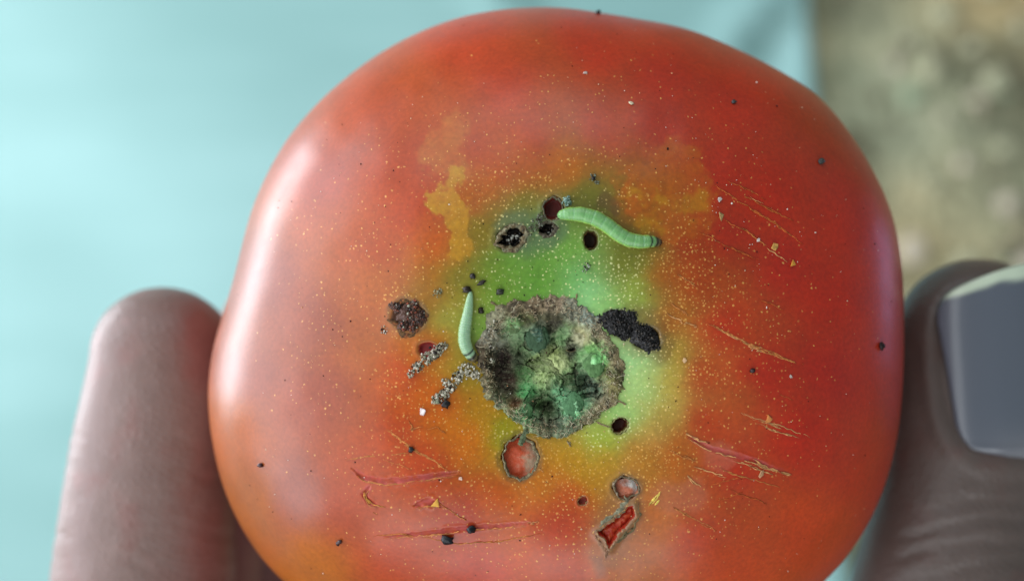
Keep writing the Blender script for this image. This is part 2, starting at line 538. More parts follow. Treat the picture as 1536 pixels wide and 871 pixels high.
PIG = [
    # deep red of the ripe side
    (1150, 300, (158, 24, 10)), (1250, 450, (160, 22, 14)), (1200, 650, (162, 22, 16)), (1085, 490, (158, 30, 10)),
    (1100, 150, (162, 32, 14)), (1000, 110, (166, 36, 14)), (900, 60, (170, 40, 16)), (1280, 330, (158, 24, 12)),
    (1330, 560, (165, 28, 14)), (1300, 700, (172, 42, 14)), (1220, 800, (172, 50, 14)), (1100, 860, (168, 52, 20)),
    (700, 50, (180, 56, 26)), (560, 150, (184, 62, 32)), (480, 260, (186, 60, 36)), (400, 420, (186, 62, 44)),
    (370, 560, (190, 62, 40)), (450, 740, (186, 60, 34)), (330, 620, (198, 78, 18)), (370, 760, (200, 80, 16)),
    (470, 850, (196, 78, 22)), (600, 840, (182, 60, 34)), (720, 860, (170, 50, 28)), (850, 860, (172, 58, 30)),
    (480, 600, (180, 62, 36)), (480, 480, (178, 64, 34)), (570, 380, (178, 60, 28)), (600, 260, (176, 58, 28)),
    (760, 130, (172, 52, 22)), (800, 200, (160, 52, 26)), (900, 190, (158, 48, 24)), (1000, 190, (154, 36, 18)),
    (1090, 260, (150, 26, 12)), (1050, 800, (168, 48, 22)), (1090, 700, (164, 32, 18)),
    (560, 700, (182, 60, 26)), (520, 760, (184, 62, 32)), (700, 770, (168, 46, 16)), (840, 790, (166, 44, 14)),
    # orange shoulder
    (610, 560, (190, 62, 6)), (600, 640, (184, 58, 12)), (660, 600, (196, 84, 4)), (700, 650, (194, 92, 4)), (640, 700, (178, 56, 12)),
    (740, 745, (176, 70, 8)), (850, 750, (172, 62, 8)), (560, 470, (180, 84, 34)), (570, 420, (180, 78, 28)), (640, 390, (178, 84, 18)),
    (720, 270, (164, 76, 10)), (850, 240, (166, 80, 10)), (790, 250, (162, 70, 10)), (640, 340, (172, 70, 20)),
    # yellow fringe
    (720, 340, (152, 122, 14)), (690, 420, (152, 126, 24)), (650, 440, (164, 112, 34)), (640, 520, (180, 92, 14)),
    (720, 620, (172, 124, 2)), (750, 650, (140, 136, 8)), (860, 690, (174, 126, 2)), (900, 700, (168, 116, 10)),
    (820, 725, (168, 96, 6)), (1000, 570, (172, 140, 42)), (985, 620, (170, 132, 44)), (1005, 480, (150, 80, 12)),
    (940, 400, (130, 122, 20)), (1000, 420, (148, 66, 8)), (880, 290, (122, 110, 24)), (780, 300, (132, 110, 14)),
    (960, 310, (146, 88, 10)), (940, 380, (126, 112, 18)), (700, 560, (160, 128, 20)),
    # green shoulder
    (760, 400, (112, 152, 40)), (820, 400, (122, 164, 46)), (870, 420, (124, 178, 84)), (890, 440, (134, 188, 110)),
    (740, 440, (112, 148, 40)), (800, 430, (112, 162, 40)), (670, 475, (150, 140, 46)), (720, 490, (124, 162, 56)),
    (950, 540, (146, 192, 112)), (965, 585, (150, 186, 100)), (930, 620, (138, 178, 88)), (900, 665, (142, 162, 44)),
    (820, 345, (104, 130, 62)), (790, 370, (104, 138, 60)), (950, 445, (132, 146, 40)), (1005, 530, (164, 130, 34)),
    (850, 380, (124, 164, 50)), (920, 470, (128, 172, 84)), (770, 345, (110, 122, 50)),
    # red against the green on the ripe side
    (1045, 420, (152, 50, 8)), (1055, 560, (158, 46, 8)), (1060, 640, (160, 44, 10)), (1040, 370, (148, 44, 8)),
    (1010, 680, (166, 86, 28)), (960, 690, (164, 108, 54)), (990, 770, (168, 84, 52)), (940, 850, (170, 88, 48)), (1040, 760, (164, 62, 36)),
]

def _boost(p):
    u_, v_, (r, g, b) = p
    if g > 0.75 * r: k = (0.80, 0.90, 0.95) if v_ < 432 else (0.98, 1.02, 1.1)      # greens
    elif g > 0.5 * r: k = (0.87, 0.84, 0.4) if v_ < 460 else (0.97, 0.98, 0.5)      # yellows
    elif u_ > 880: k = (1.02, 1.0, 0.85) if u_ < 1100 else (1.10, 1.12, 0.95)       # ripe red side, far right lifted in pigment against the weak light
    else: k = (0.74 + 0.24 * min(max((u_ - 430) / 220, 0), 1), 0.96, 1.08)  # left side: red lowered in pigment to offset the strong light
    return (u_, v_, (min(r * k[0], 250), min(g * k[1], 250), b * k[2]))


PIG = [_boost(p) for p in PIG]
PIG = [(u_, v_, tuple(0.5 * np.array(c_) + 0.5 * np.array((176, 40, 16))) if (u_ > 1080 and v_ < 720) else c_) for (u_, v_, c_) in PIG]
PIG = [(u_, v_, (c_[0] * 1.05, c_[1] * (1.14 if c_[1] < 0.5 * c_[0] else 1.0), c_[2] * 0.72) if c_[1] < 0.75 * c_[0] else c_) for (u_, v_, c_) in PIG]
PIG = [(u_, v_, (c_[0] * (0.93 if u_ < 465 else 0.99), c_[1] * 0.97, c_[2] * 1.3) if u_ < 560 and v_ < 770 and u_ > 335 else c_) for (u_, v_, c_) in PIG]  # left band turned mauve, sheen tint put into the pigment
PIG += [(640, 250, (172, 66, 30)), (720, 225, (166, 62, 28)), (745, 250, (164, 68, 22)), (610, 330, (182, 66, 26)), (648, 365, (184, 78, 12)),
        (630, 300, (176, 62, 26)), (715, 300, (164, 78, 12)), (1180, 400, (176, 34, 14)), (1150, 560, (178, 36, 14)), (1240, 560, (178, 34, 16)), (1100, 350, (168, 36, 12))]

# pits bored into the skin: px, py, half-width, half-height, rotation (deg), depth mm
PITS = [(768, 357, 24, 17, -20, 1.5), (821, 344, 13, 10, -10, 1.2), (830, 313, 15, 17, 20, 1.3), (886, 360, 11, 14, 0, 1.6),
        (930, 638, 13, 11, -25, 1.5), (780, 685, 27, 31, 0, 1.5), (939, 731, 19, 16, 0, 1.0),
        (613, 473, 26, 22, 20, 0.25), (641, 524, 14, 12, 0, 0.6), (874, 751, 8, 6, -30, 0.5), (930, 486, 25, 17, 30, 0.9), (969, 506, 22, 17, 20, 0.9)]
TEAR = [(895, 797), (912, 786), (930, 772), (942, 760), (951, 757), (953, 772), (943, 786), (930, 796), (920, 812), (913, 822), (908, 808)]
# slits through the skin: polyline, half width px, depth
SLITS = [([(528, 702), (545, 716), (575, 722), (620, 718), (660, 712), (690, 708)], 4.6, 0.16),
         ([(556, 727), (546, 740), (552, 752), (566, 758)], 4.5, 0.14),
         ([(575, 803), (620, 801), (660, 797), (700, 792), (750, 788), (800, 783)], 3.8, 0.10),
         ([(620, 758), (640, 752), (662, 755)], 6, 0.15),
         ([(1030, 652), (1060, 670), (1095, 680), (1130, 690), (1180, 708)], 4.0, 0.06)]


def seg_dist(u, v, poly):
    d = np.full(u.shape, 1e9); tt = np.zeros(u.shape)
    n = len(poly) - 1
    for i in range(n):
        ax, ay = poly[i]; bx, by = poly[i + 1]
        ex, ey = bx - ax, by - ay
        t = np.clip(((u - ax) * ex + (v - ay) * ey) / (ex * ex + ey * ey), 0, 1)
        dd = np.hypot(u - ax - t * ex, v - ay - t * ey)
        better = dd < d
        d = np.where(better, dd, d); tt = np.where(better, (i + t) / n, tt)
    return d, tt


def in_poly(u, v, poly):
    r = np.zeros(u.shape, bool); n = len(poly)
    for i in range(n):
        x0, y0 = poly[i]; x1, y1 = poly[(i + 1) % n]
        c = ((y0 > v) != (y1 > v)) & (u < (x1 - x0) * (v - y0) / ((y1 - y0) if y1 != y0 else 1e-9) + x0)
        r ^= c
    return r


SCAR_OUT = [(716, 545), (719, 515), (733, 490), (742, 470), (768, 454), (800, 448), (845, 442), (866, 456), (890, 468),
            (912, 492), (924, 520), (934, 545), (934, 575), (925, 605), (905, 625), (890, 640), (862, 655), (845, 662), (815, 655),
            (790, 645), (768, 630), (742, 612), (724, 585), (717, 565)]
SCX, SCY = 826.0, 555.0


def build_skin():
    na, nt_, nb = 1300, 420, 70
    ph = np.r_[np.linspace(0.0, math.pi / 2, nt_), np.linspace(math.pi / 2, math.pi - 0.02, nb + 1)[1:]]
    rho = np.sin(ph) ** (2 / PEXP)
    rho[0] = 0.002
    th = np.linspace(-math.pi, math.pi, na, endpoint=False)
    R_ = RO(th)
    X = KX + rho[:, None] * R_[None] * np.cos(th)[None]
    Y = KY + rho[:, None] * R_[None] * np.sin(th)[None]
    Z = np.empty_like(X)
    Z[:nt_] = zbase(X[:nt_], Y[:nt_])
    Z[nt_ - 1] = 0
    Z[nt_:] = H_BOT * np.cos(ph[nt_:])[:, None] * (1 - 0.10 * np.exp(-(rho[nt_:, None] / 0.25) ** 2))
    # px position of every vertex on the upper side (to lay pigment and damage)
    u, v = to_px(X, Y, Z)
    uu, vv = u[:nt_], v[:nt_]
    # ---------------- damage relief
    dz = np.zeros_like(uu); wound = np.zeros_like(uu)
    wn = 1 + 0.16 * fbm(uu / 9, vv / 9, seed=21)
    for (a, b, rx, ry, rot, dep) in PITS:
        c, s = math.cos(math.radians(rot)), math.sin(math.radians(rot))
        du, dv = uu - a, vv - b
        q = np.hypot((du * c + dv * s) / rx, (-du * s + dv * c) / ry) * wn
        dz -= dep * sstep(1.08, 0.72, q)
        dz += 0.04 * np.exp(-((q - 1.25) / 0.25) ** 2)
        wound = np.maximum(wound, sstep(1.12, 0.95, q))
    ins = in_poly(uu + 4 * fbm(uu / 8, vv / 8, seed=2), vv + 4 * fbm(uu / 8, vv / 8, seed=3), TEAR)
    td, _ = seg_dist(uu, vv, TEAR + TEAR[:1])
    dz += np.where(ins, -0.9 * sstep(0, 5, td), 0.25 * np.exp(-(td / 7.0) ** 2))
    wound = np.where(ins, 1.0, wound)
    for poly, hw, dep in SLITS:
        d, t = seg_dist(uu, vv, poly)
        wdt = hw * np.sin(np.clip(t, 0.02, 0.98) * math.pi) ** 0.6 * (1 + 0.45 * vnoise(uu / 6, vv / 6, seed=6))
        dz -= dep * sstep(1.0, 0.3, d / wdt)
        dz += 0.03 * np.exp(-((d / wdt - 1.4) / 0.4) ** 2)
        wound = np.maximum(wound, sstep(1.1, 0.8, d / wdt))
    # skin dives under the scar
    sth = np.arctan2(vv - SCY, uu - SCX); sr = np.hypot(uu - SCX, vv - SCY)
    so_t = np.array([math.atan2(p[1] - SCY, p[0] - SCX) for p in SCAR_OUT]); so_r = np.array([math.hypot(p[0] - SCX, p[1] - SCY) for p in SCAR_OUT])
    o_ = np.argsort(so_t)
    Rs = np.interp(sth, np.r_[so_t[o_] - 2 * math.pi, so_t[o_], so_t[o_] + 2 * math.pi], np.r_[so_r[o_]] .repeat(1).tolist() * 3)
    dz -= 4.0 * sstep(0.92, 0.78, sr / Rs)
    # faint dents round the shoulder
    dz += 0.10 * fbm(uu / 70, vv / 70, seed=31, octaves=2)
    Z[:nt_] += dz * sstep(1.0, 0.93, rho[:nt_])[:, None]
    # ---------------- pigment
    wu = uu + 14 * fbm(uu / 45, vv / 45, seed=41, octaves=4); wv = vv + 14 * fbm(uu / 45, vv / 45, seed=42, octaves=4)
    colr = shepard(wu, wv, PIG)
    def blot(circles, soft=0.5, seed=50, amp=9, sc=16):
        a = uu + amp * fbm(uu / sc, vv / sc, seed=seed); b = vv + amp * fbm(uu / sc, vv / sc, seed=seed + 1)
        f = np.zeros_like(uu)
        for (cx, cy, r) in circles:
            f += np.exp(-(((a - cx) ** 2 + (b - cy) ** 2) / (r * r)))
        return sstep(0.5 - soft / 2, 0.5 + soft / 2, f)
    def lay(mask, c):
        nonlocal colr
        colr = colr * (1 - mask[..., None]) + lin(c) * mask[..., None]
    lay((0.5 + 0.3 * fbm(uu / 12, vv / 12, seed=76)) * blot([(680, 190, 22), (668, 225, 28), (684, 255, 22), (650, 230, 20)], 0.6, 50, 16, 14), (178, 104, 40))
    lay((0.80 + 0.3 * fbm(uu / 12, vv / 12, seed=78)) * blot([(682, 262, 15), (655, 300, 17), (676, 302, 22), (690, 325, 18), (688, 350, 16), (690, 378, 18)], 0.34, 53, 14, 11), (182, 130, 30))
    lay((0.55 + 0.4 * fbm(uu / 14, vv / 14, seed=79)) * blot([(1015, 235, 36), (955, 270, 26), (985, 290, 38), (1040, 290, 34), (1035, 335, 28), (1000, 335, 30), (945, 300, 22)], 0.38, 55, 18, 18), (172, 86, 12))
    lay(0.5 * blot([(1040, 305, 22), (990, 300, 16), (948, 285, 16), (975, 340, 18)], 0.6, 57, 20, 14), (176, 124, 14))
    lay(0.6 * blot([(905, 302, 15), (922, 312, 10)], 0.6, 59), (92, 62, 34))
    lay(0.55 * blot([(795, 352, 34), (760, 340, 22), (830, 345, 22)], 0.7, 61), (84, 104, 74))   # bruised grey-green round the holes
    lay(0.5 * blot([(965, 505, 36), (990, 520, 22), (950, 480, 26)], 0.8, 63), (96, 66, 30))
    lay(0.5 * blot([(612, 474, 36)], 0.8, 65), (150, 96, 46))
    lay(0.45 * blot([(925, 790, 42), (940, 735, 30), (905, 830, 26)], 0.8, 67), (128, 96, 66))
    lay(0.35 * blot([(1000, 745, 26), (1040, 740, 24), (1070, 680, 20), (1090, 690, 18)], 0.7, 69), (178, 110, 84))
    lay(0.4 * blot([(900, 855, 10), (895, 838, 9)], 0.7, 71), (120, 78, 60))
    # flesh showing in the wounds
    pinkish = np.zeros_like(uu)
    for poly, hw, dep in SLITS:
        d, t = seg_dist(uu, vv, poly)
        pinkish = np.maximum(pinkish, sstep(hw * 1.5, hw * 0.6, d) * sstep(0.0, 0.1, t) * sstep(1.0, 0.9, t))
    lay(0.8 * pinkish * sstep(-0.55, 0.35, fbm(uu / 7, vv / 4, seed=77)), (176, 66, 62))
    for (a, b, rx, ry, rot, dep), c in zip(PITS, [(40, 28, 20), (40, 26, 18), (112, 30, 20), (74, 44, 20), (92, 34, 18), (158, 72, 46),
                                                  (160, 84, 62), (92, 56, 36), (160, 50, 48), (150, 48, 24), (24, 18, 16), (20, 15, 14)]):
        cc, s = math.cos(math.radians(rot)), math.sin(math.radians(rot)); du, dv = uu - a, vv - b
        q = np.hypot((du * cc + dv * s) / rx, (-du * s + dv * cc) / ry) * wn
        lay(sstep(1.08, 0.92, q), c)
        lay(0.45 * np.exp(-((q - 1.18) / 0.12) ** 2), (84, 70, 44))
    lay(np.where(ins, 1.0, 0.0), (176, 44, 20))
    lay(0.6 * np.where(ins, 0, np.exp(-(td / 8.0) ** 2)), (112, 100, 74))
    # ---------------- dot density
    rr = np.hypot((uu - 830) / 1.0, (vv - 520) / 1.0)
    den = 0.20 * sstep(500, 280, rr) + 0.55 * np.exp(-((rr - 190) / 95) ** 2) + 0.25 * np.exp(-((rr - 120) / 60) ** 2)
    den += 0.25 * np.exp(-(((uu - 950) / 90) ** 2 + ((vv - 720) / 60) ** 2)) + 0.5 * np.exp(-(((uu - 1010) / 60) ** 2 + ((vv - 440) / 100) ** 2))
    den *= np.clip(0.75 + 1.1 * fbm(uu / 55, vv / 55, seed=81), 0.15, 2)
    den *= sstep(500, 430, rr) * 0.8 + 0.2
    greenness = np.clip((colr[..., 1] - 0.75 * colr[..., 0]) / 0.12 + 0.45, 0, 1)
    # underside keeps the plain ripe colours
    nbv = len(ph) - nt_
    ub, vb = u[nt_:], v[nt_:]
    cb = shepard(ub, vb, PIG[:38])
    allc = np.concatenate([colr, cb])
    z0 = np.zeros((nbv, na))
    V = np.stack([X, Y, Z], -1).reshape(-1, 3)
    f = grid_faces(len(ph), na)
    nv = len(V)
    V = np.r_[V, [[KX, KY, float(Z[0].mean())], [KX, KY, float(Z[-1].mean())]]]
    j = np.arange(na); j2 = (j + 1) % na
    cap = np.stack([np.full(na, nv), j, j2, j2], -1)
    last = (len(ph) - 1) * na
    me_f = f
    cc = np.r_[allc.reshape(-1, 3), allc.reshape(-1, 3)[:1], allc.reshape(-1, 3)[-1:]]
    fl = lambda a, b0: np.r_[np.concatenate([a, b0]).ravel(), 0, 0]
    o = mesh_np('skin', V[:nv], me_f, M_SKIN, TOM, color=cc[:nv],
                floats={'speck': fl(np.clip(den, 0, 1), z0)[:nv], 'wound': fl(wound, z0)[:nv], 'green': fl(greenness, z0)[:nv]})
    # close the two small poles
    capo = [last + int(q) for q in j]
    import bmesh
    bm = bmesh.new(); bm.from_mesh(o.data); bm.verts.ensure_lookup_table()
    bm.faces.new([bm.verts[i] for i in range(na)][::-1]); bm.faces.new([bm.verts[i] for i in capo])
    bm.to_mesh(o.data); bm.free()
    o.data.polygons.foreach_set('use_smooth', np.ones(len(o.data.polygons), dtype=bool))
    return o


build_skin()


# ---------------- stem scar
def lumpy_lift(u, v, items):
    h = np.zeros_like(u)
    for (a, b, amp, sx, sy) in items:
        h += amp * np.exp(-(((u - a) / sx) ** 2 + ((v - b) / sy) ** 2))
    return h


SCAR_H = [(756, 550, -1.7, 26, 50), (820, 612, -1.5, 24, 17), (882, 578, -1.0, 22, 20), (835, 500, -0.8, 14, 12), (790, 535, -0.9, 20, 20),
          (806, 506, 0.9, 17, 16), (890, 545, 1.0, 13, 18), (815, 562, 0.4, 26, 22), (861, 605, 1.0, 13, 17), (787, 618, 0.8, 12, 16),
          (772, 488, 0.7, 9, 16), (850, 498, 0.6, 20, 10), (845, 588, 0.5, 20, 8), (857, 523, -0.7, 6, 4), (872, 512, 0.4, 20, 8), (840, 540, 0.4, 16, 14)]
SCAR_C = [(770, 462, (112, 98, 76)), (800, 455, (108, 92, 70)), (830, 452, (120, 104, 84)), (860, 462, (112, 112, 96)), (885, 475, (106, 116, 106)),
          (905, 490, (136, 124, 98)), (926, 540, (116, 104, 76)), (920, 580, (98, 92, 56)), (910, 612, (112, 100, 74)), (885, 635, (104, 98, 72)),
          (850, 650, (96, 108, 84)), (815, 642, (92, 92, 68)), (785, 640, (104, 118, 84)), (750, 608, (112, 120, 88)), (727, 575, (104, 96, 70)),
          (722, 530, (84, 72, 56)), (742, 480, (124, 120, 96)), (735, 505, (132, 128, 112)),
          (756, 540, (58, 38, 34)), (764, 575, (66, 42, 32)), (776, 605, (92, 46, 24)), (748, 560, (66, 48, 40)),
          (806, 506, (64, 104, 84)), (795, 520, (70, 110, 74)), (772, 490, (116, 152, 98)), (788, 480, (74, 76, 44)), (830, 485, (52, 46, 32)),
          (845, 505, (98, 138, 78)), (870, 505, (150, 146, 106)), (892, 545, (118, 184, 112)), (880, 530, (96, 142, 76)), (857, 523, (28, 24, 16)),
          (885, 580, (62, 84, 66)), (870, 575, (66, 96, 62)), (815, 560, (150, 174, 98)), (835, 545, (144, 156, 92)), (805, 545, (120, 140, 70)),
          (830, 530, (110, 122, 58)), (790, 590, (64, 146, 74)), (790, 560, (66, 112, 52)), (820, 612, (40, 52, 22)), (805, 605, (56, 76, 34)),
          (860, 605, (112, 180, 124)), (845, 588, (92, 160, 104)), (788, 618, (104, 162, 106)), (780, 540, (56, 66, 42)), (905, 560, (88, 96, 50)),
          (790, 522, (84, 106, 60)), (850, 572, (90, 120, 64))]


def scar_radius(th, inner=False):
    so_t = np.array([math.atan2(p[1] - SCY, p[0] - SCX) for p in SCAR_OUT]); so_r = np.array([math.hypot(p[0] - SCX, p[1] - SCY) for p in SCAR_OUT])
    o_ = np.argsort(so_t)
    return np.interp(th, np.r_[so_t[o_] - 2 * math.pi, so_t[o_], so_t[o_] + 2 * math.pi], np.tile(so_r[o_], 3))


def build_scar():
    na, nr = 420, 130
    th = np.linspace(-math.pi, math.pi, na, endpoint=False)
    q = np.linspace(0.004, 1.0, nr)
    R_ = scar_radius(th) * (1 + 0.075 * vnoise(np.cos(th) * 2.6, np.sin(th) * 2.6, seed=91) + 0.035 * vnoise(th * 12, th * 0, seed=90) + 0.02 * vnoise(th * 40, th * 0, seed=92))
    u = SCX + q[:, None] * R_[None] * np.cos(th)[None]
    v = SCY + q[:, None] * R_[None] * np.sin(th)[None]
    x, y, z = P(u, v)
    Q = np.repeat(q[:, None], na, 1) + 0.05 * fbm(u / 14, v / 14, seed=93)
    TH = np.repeat(th[None], nr, 0)
    thick = 0.10 + 0.05 * vnoise(np.cos(TH) * 2.3, np.sin(TH) * 2.3, seed=88) + 0.05 * np.clip(-np.sin(TH), 0, 1) + 0.03 * np.clip(np.cos(TH), 0, 1) - 0.03 * np.clip(np.sin(TH), 0, 1)
    ring = np.exp(-((Q - 0.97 + thick) / (0.75 * thick + 0.02)) ** 2)
    inner = sstep(0.97 - 1.6 * thick, 0.97 - 3.2 * thick, Q)
    h = 0.34 * ring * (1 + 1.0 * fbm(u / 9, v / 9, seed=94)) - 0.5 * inner
    h += lumpy_lift(u + 4 * vnoise(u / 10, v / 10, seed=95), v + 4 * vnoise(u / 10, v / 10, seed=96), SCAR_H) * sstep(0.9, 0.72, Q)
    crumb = fbm(u / 4.0, v / 4.0, seed=97, octaves=3)
    h += 0.15 * crumb * ring + 0.30 * (0.6 - np.abs(fbm(u / 11, v / 11, seed=98, octaves=4, gain=0.5)) * 2) * inner
    fibre = fbm(u / 2.6 + 2 * vnoise(u / 9, v / 9, seed=99), v / 2.6, seed=100, octaves=2)
    h += 0.10 * np.abs(fibre) * (1 - inner)
    rc = np.random.default_rng(77)
    cu = SCX + rc.uniform(-95, 95, 90); cv = SCY + rc.uniform(-95, 95, 90); cj = rc.uniform(-1, 1, 90)
    wu_ = u + 13 * fbm(u / 13, v / 13, seed=111); wv_ = v + 13 * fbm(u / 13, v / 13, seed=112)
    d1 = np.full(u.shape, 1e9); d2 = d1.copy(); ci = np.zeros(u.shape, int)
    for k in range(90):
        dd = np.hypot(wu_ - cu[k], wv_ - cv[k])
        nearer = dd < d1
        d2 = np.where(nearer, d1, np.minimum(d2, dd)); ci = np.where(nearer, k, ci); d1 = np.where(nearer, dd, d1)
    gap = sstep(3.5, 0.3, d2 - d1) * sstep(-0.15, 0.35, fbm(u / 22, v / 22, seed=115, octaves=2))
    cell_tone = cj[ci]
    h += inner * (0.18 * cell_tone - 0.30 * gap)
    h += np.where(Q > 0.95, -0.5 * sstep(0.95, 1.05, Q), 0) + 0.03
    wu = u + 5 * fbm(u / 8, v / 8, seed=101); wv = v + 5 * fbm(u / 8, v / 8, seed=102)
    c = shepard(wu, wv, SCAR_C, eps=60, power=2.2)
    mott = 1 + (0.75 * fbm(u / 2.4, v / 2.4, seed=103, octaves=3)) * sstep(0.6, 0.8, Q) + 0.5 * fbm(u / 5, v / 5, seed=104, octaves=4, gain=0.65)
    c = c * np.clip(mott, 0.2, 2.4)[..., None] * (1.02 + 0.32 * sstep(0.6, 0.8, Q))[..., None]
    c = c * (1 - 0.62 * sstep(0.0, 0.35, fbm(u / 11, v / 11, seed=105)) * sstep(0.6, 0.8, Q))[..., None]
    c = c * (1 + inner * 0.38 * cell_tone)[..., None]
    c = c * (1 - 0.55 * gap * inner)[..., None] + (lin((46, 38, 24)) * 0.55) * (gap * inner)[..., None]
    thread = np.clip(1 - np.abs(fbm(u / 5 + 3 * vnoise(u / 12, v / 12, seed=113), v / 5, seed=114, octaves=3)) * 9, 0, 1) * inner
    c = c * (1 - 0.45 * thread)[..., None] + lin((150, 152, 112)) * (0.45 * thread)[..., None]
    lum = c.mean(-1, keepdims=True)
    c = np.where(inner[..., None] > 0.3, (0.78 * c + 0.22 * lum) * 1.28, c * 1.08)
    V = np.stack([x, y, z + h], -1).reshape(-1, 3)
    o = mesh_np('stem_scar', V, grid_faces(nr, na), M_SCAR, TOM, color=c.reshape(-1, 3))
    tag(o, 'sunken stem scar with corky brown ring and green pith')

    def zat(pu, pv):
        t_ = math.atan2(pv - SCY, pu - SCX); j_ = int(round((t_ + math.pi) / (2 * math.pi) * na)) % na
        i_ = int(round((math.hypot(pu - SCX, pv - SCY) / R_[j_] - 0.004) / 0.996 * (nr - 1)))
        return V[min(max(i_, 0), nr - 1) * na + j_]
    # loose cork fibres standing on the ring
    vs, fs, cs = [], [], []; k = 0
    for i in range(1700):
        t = RNG.uniform(-math.pi, math.pi); qq = RNG.normal(0.88, 0.09)
        if qq > 1.03: continue
        r = float(scar_radius(t)) * qq
        pu, pv = SCX + r * math.cos(t), SCY + r * math.sin(t)
        p = zat(pu, pv)
        ang = t + math.pi / 2 + RNG.normal(0, 0.9)
        ln = RNG.uniform(0.12, 0.45) * (2 if RNG.uniform() > 0.95 else 1); wd = RNG.uniform(0.010, 0.026)
        dirv = np.array([math.cos(ang), -math.sin(ang), RNG.normal(0.10, 0.25)]); side = np.array([math.sin(ang), math.cos(ang), 0])
        bend = side * RNG.normal(0, 0.2) * ln
        pts = [p - dirv * ln / 2 + [0, 0, .02], p + bend + [0, 0, .08], p + dirv * ln / 2 + [0, 0, .05]]
        vv = []
        for a in pts:
            vv += [a - side * wd, a + np.array([0, 0, wd]), a + side * wd]
        vs.append(np.array(vv))
        for a in (0, 3):
            fs += [(k + a, k + a + 1, k + a + 4, k + a + 3), (k + a + 1, k + a + 2, k + a + 5, k + a + 4)]
        k += 9
        c_ = lin([(186, 164, 132), (150, 130, 100), (104, 88, 62), (170, 168, 136), (80, 66, 48), (206, 194, 164)][RNG.integers(6)])
        cs.append(np.tile(c_, (9, 1)))
    f_ = mesh_np('cork_fibres', np.concatenate(vs), np.array(fs), M_FIBRE, o, color=np.concatenate(cs))
    f_['kind'] = 'stuff'
    # lumps of green pith inside the bowl
    lumps = [((806, 506), 15, 0.8, (62, 88, 62)), ((891, 546), 14, 0.9, (90, 126, 76)), ((861, 606), 13, 0.8, (80, 122, 82)),
             ((788, 619), 11, 0.7, (78, 116, 72)), ((771, 489), 9, 0.6, (98, 120, 78))]
    for n_, ((a, b), r, hh, c_) in enumerate(lumps):
        p = zat(a, b); rm = r * 0.062
        d = SPH3V
        k_ = 1 + 0.38 * fbm(d[:, 0] * 1.8 + n_ * 5, d[:, 1] * 1.8, d[:, 2] * 1.8, seed=110 + n_) + 0.2 * fbm(d[:, 0] * 6, d[:, 1] * 6, d[:, 2] * 6, seed=120 + n_)
        vv = d * k_[:, None] * rm * np.array([1.1, 1.3, 0.22]) + p + [0, 0, -0.16]
        cc = lin(c_)[None] * (0.95 + 0.3 * fbm(d[:, 0] * 7, d[:, 1] * 7, d[:, 2] * 7, seed=130 + n_))[:, None]
        mesh_np('pith_lump', vv, SPH3F, M_SCAR, o, color=cc)
    # the small ringed pore
    p = zat(857, 523)
    a_ = np.linspace(0, 2 * math.pi, 28, endpoint=False); prof = [(0.50, 0.05), (0.45, .16), (0.36, .18), (0.30, .02), (0.12, -0.25)]
    V2 = np.array([[p[0] + r * 1.15 * math.cos(t), p[1] + r * 0.8 * math.sin(t), p[2] + h_ + .1] for r, h_ in prof for t in a_])
    c2 = np.repeat(np.array([lin((120, 132, 76)), lin((140, 134, 90)), lin((60, 44, 30)), lin((24, 18, 14)), lin((14, 10, 8))]), 28, 0)
    mesh_np('pore', V2, grid_faces(5, 28), M_SCAR, o, color=c2)


build_scar()


# ---------------- the rims of the bore holes (their ragged edges)
def crust_ring(name, px, py, rx, ry, rot, width, lift, cols, seed, label=None, rag=0.14, mat=None, inner_drop=0.5):
    """a ragged dry rim around a bored hole; an uneven torus-like band"""
    na, nw = 120, 13
    t = np.linspace(0, 2 * math.pi, na, endpoint=False)
    s = np.linspace(-1, 1, nw)
    c, sn = math.cos(math.radians(rot)), math.sin(math.radians(rot))
    jag = 1 + rag * vnoise(np.cos(t) * 2.2, np.sin(t) * 2.2, seed=seed) + 0.06 * vnoise(np.cos(t) * 7, np.sin(t) * 7, seed=seed + 1)
    wd = width * (0.75 + 0.55 * vnoise(np.cos(t) * 2.5, np.sin(t) * 2.5, 3.3, seed=seed + 2))
    wd = np.clip(wd, width * 0.15, None); lift = lift * 0.6
    rr = 1.0
    U = np.empty((nw, na)); Vv = np.empty((nw, na)); Hh = np.empty((nw, na))
    for i, k in enumerate(s):
        a = (rx * jag + wd * k) * np.cos(t); b = (ry * jag + wd * k) * np.sin(t)
        U[i] = px + a * c - b * sn; Vv[i] = py + a * sn + b * c
        prof = math.sqrt(max(0, 1 - k * k))
        Hh[i] = lift * prof * (0.7 + 0.6 * vnoise(np.cos(t) * 4, np.sin(t) * 4, k * 0.5, seed=seed + 3)) - (0.12 if k > 0 else inner_drop) * abs(k) ** 3
    Hh += 0.35 * lift * fbm(U / 3.0, Vv / 3.0, seed=seed + 4, octaves=3)
    x, y, z = P(U, Vv)
    sel = vnoise(U / 5, Vv / 5, seed=seed + 5) * 0.5 + 0.5
    sel = np.clip(sel + 0.35 * vnoise(U / 1.8, Vv / 1.8, seed=seed + 6), 0, 0.999)
    C = np.array([lin(q) for q in cols])
    idx = sel * (len(cols) - 1); i0 = np.floor(idx).astype(int); fr = (idx - i0)[..., None]
    colr = C[i0] * (1 - fr) + C[np.minimum(i0 + 1, len(cols) - 1)] * fr
    o = mesh_np(name, np.stack([x, y, z + Hh], -1).reshape(-1, 3), grid_faces(nw, na), mat or M_CRUST, TOM, color=colr.reshape(-1, 3))
    if label: o['label'] = label
    return o


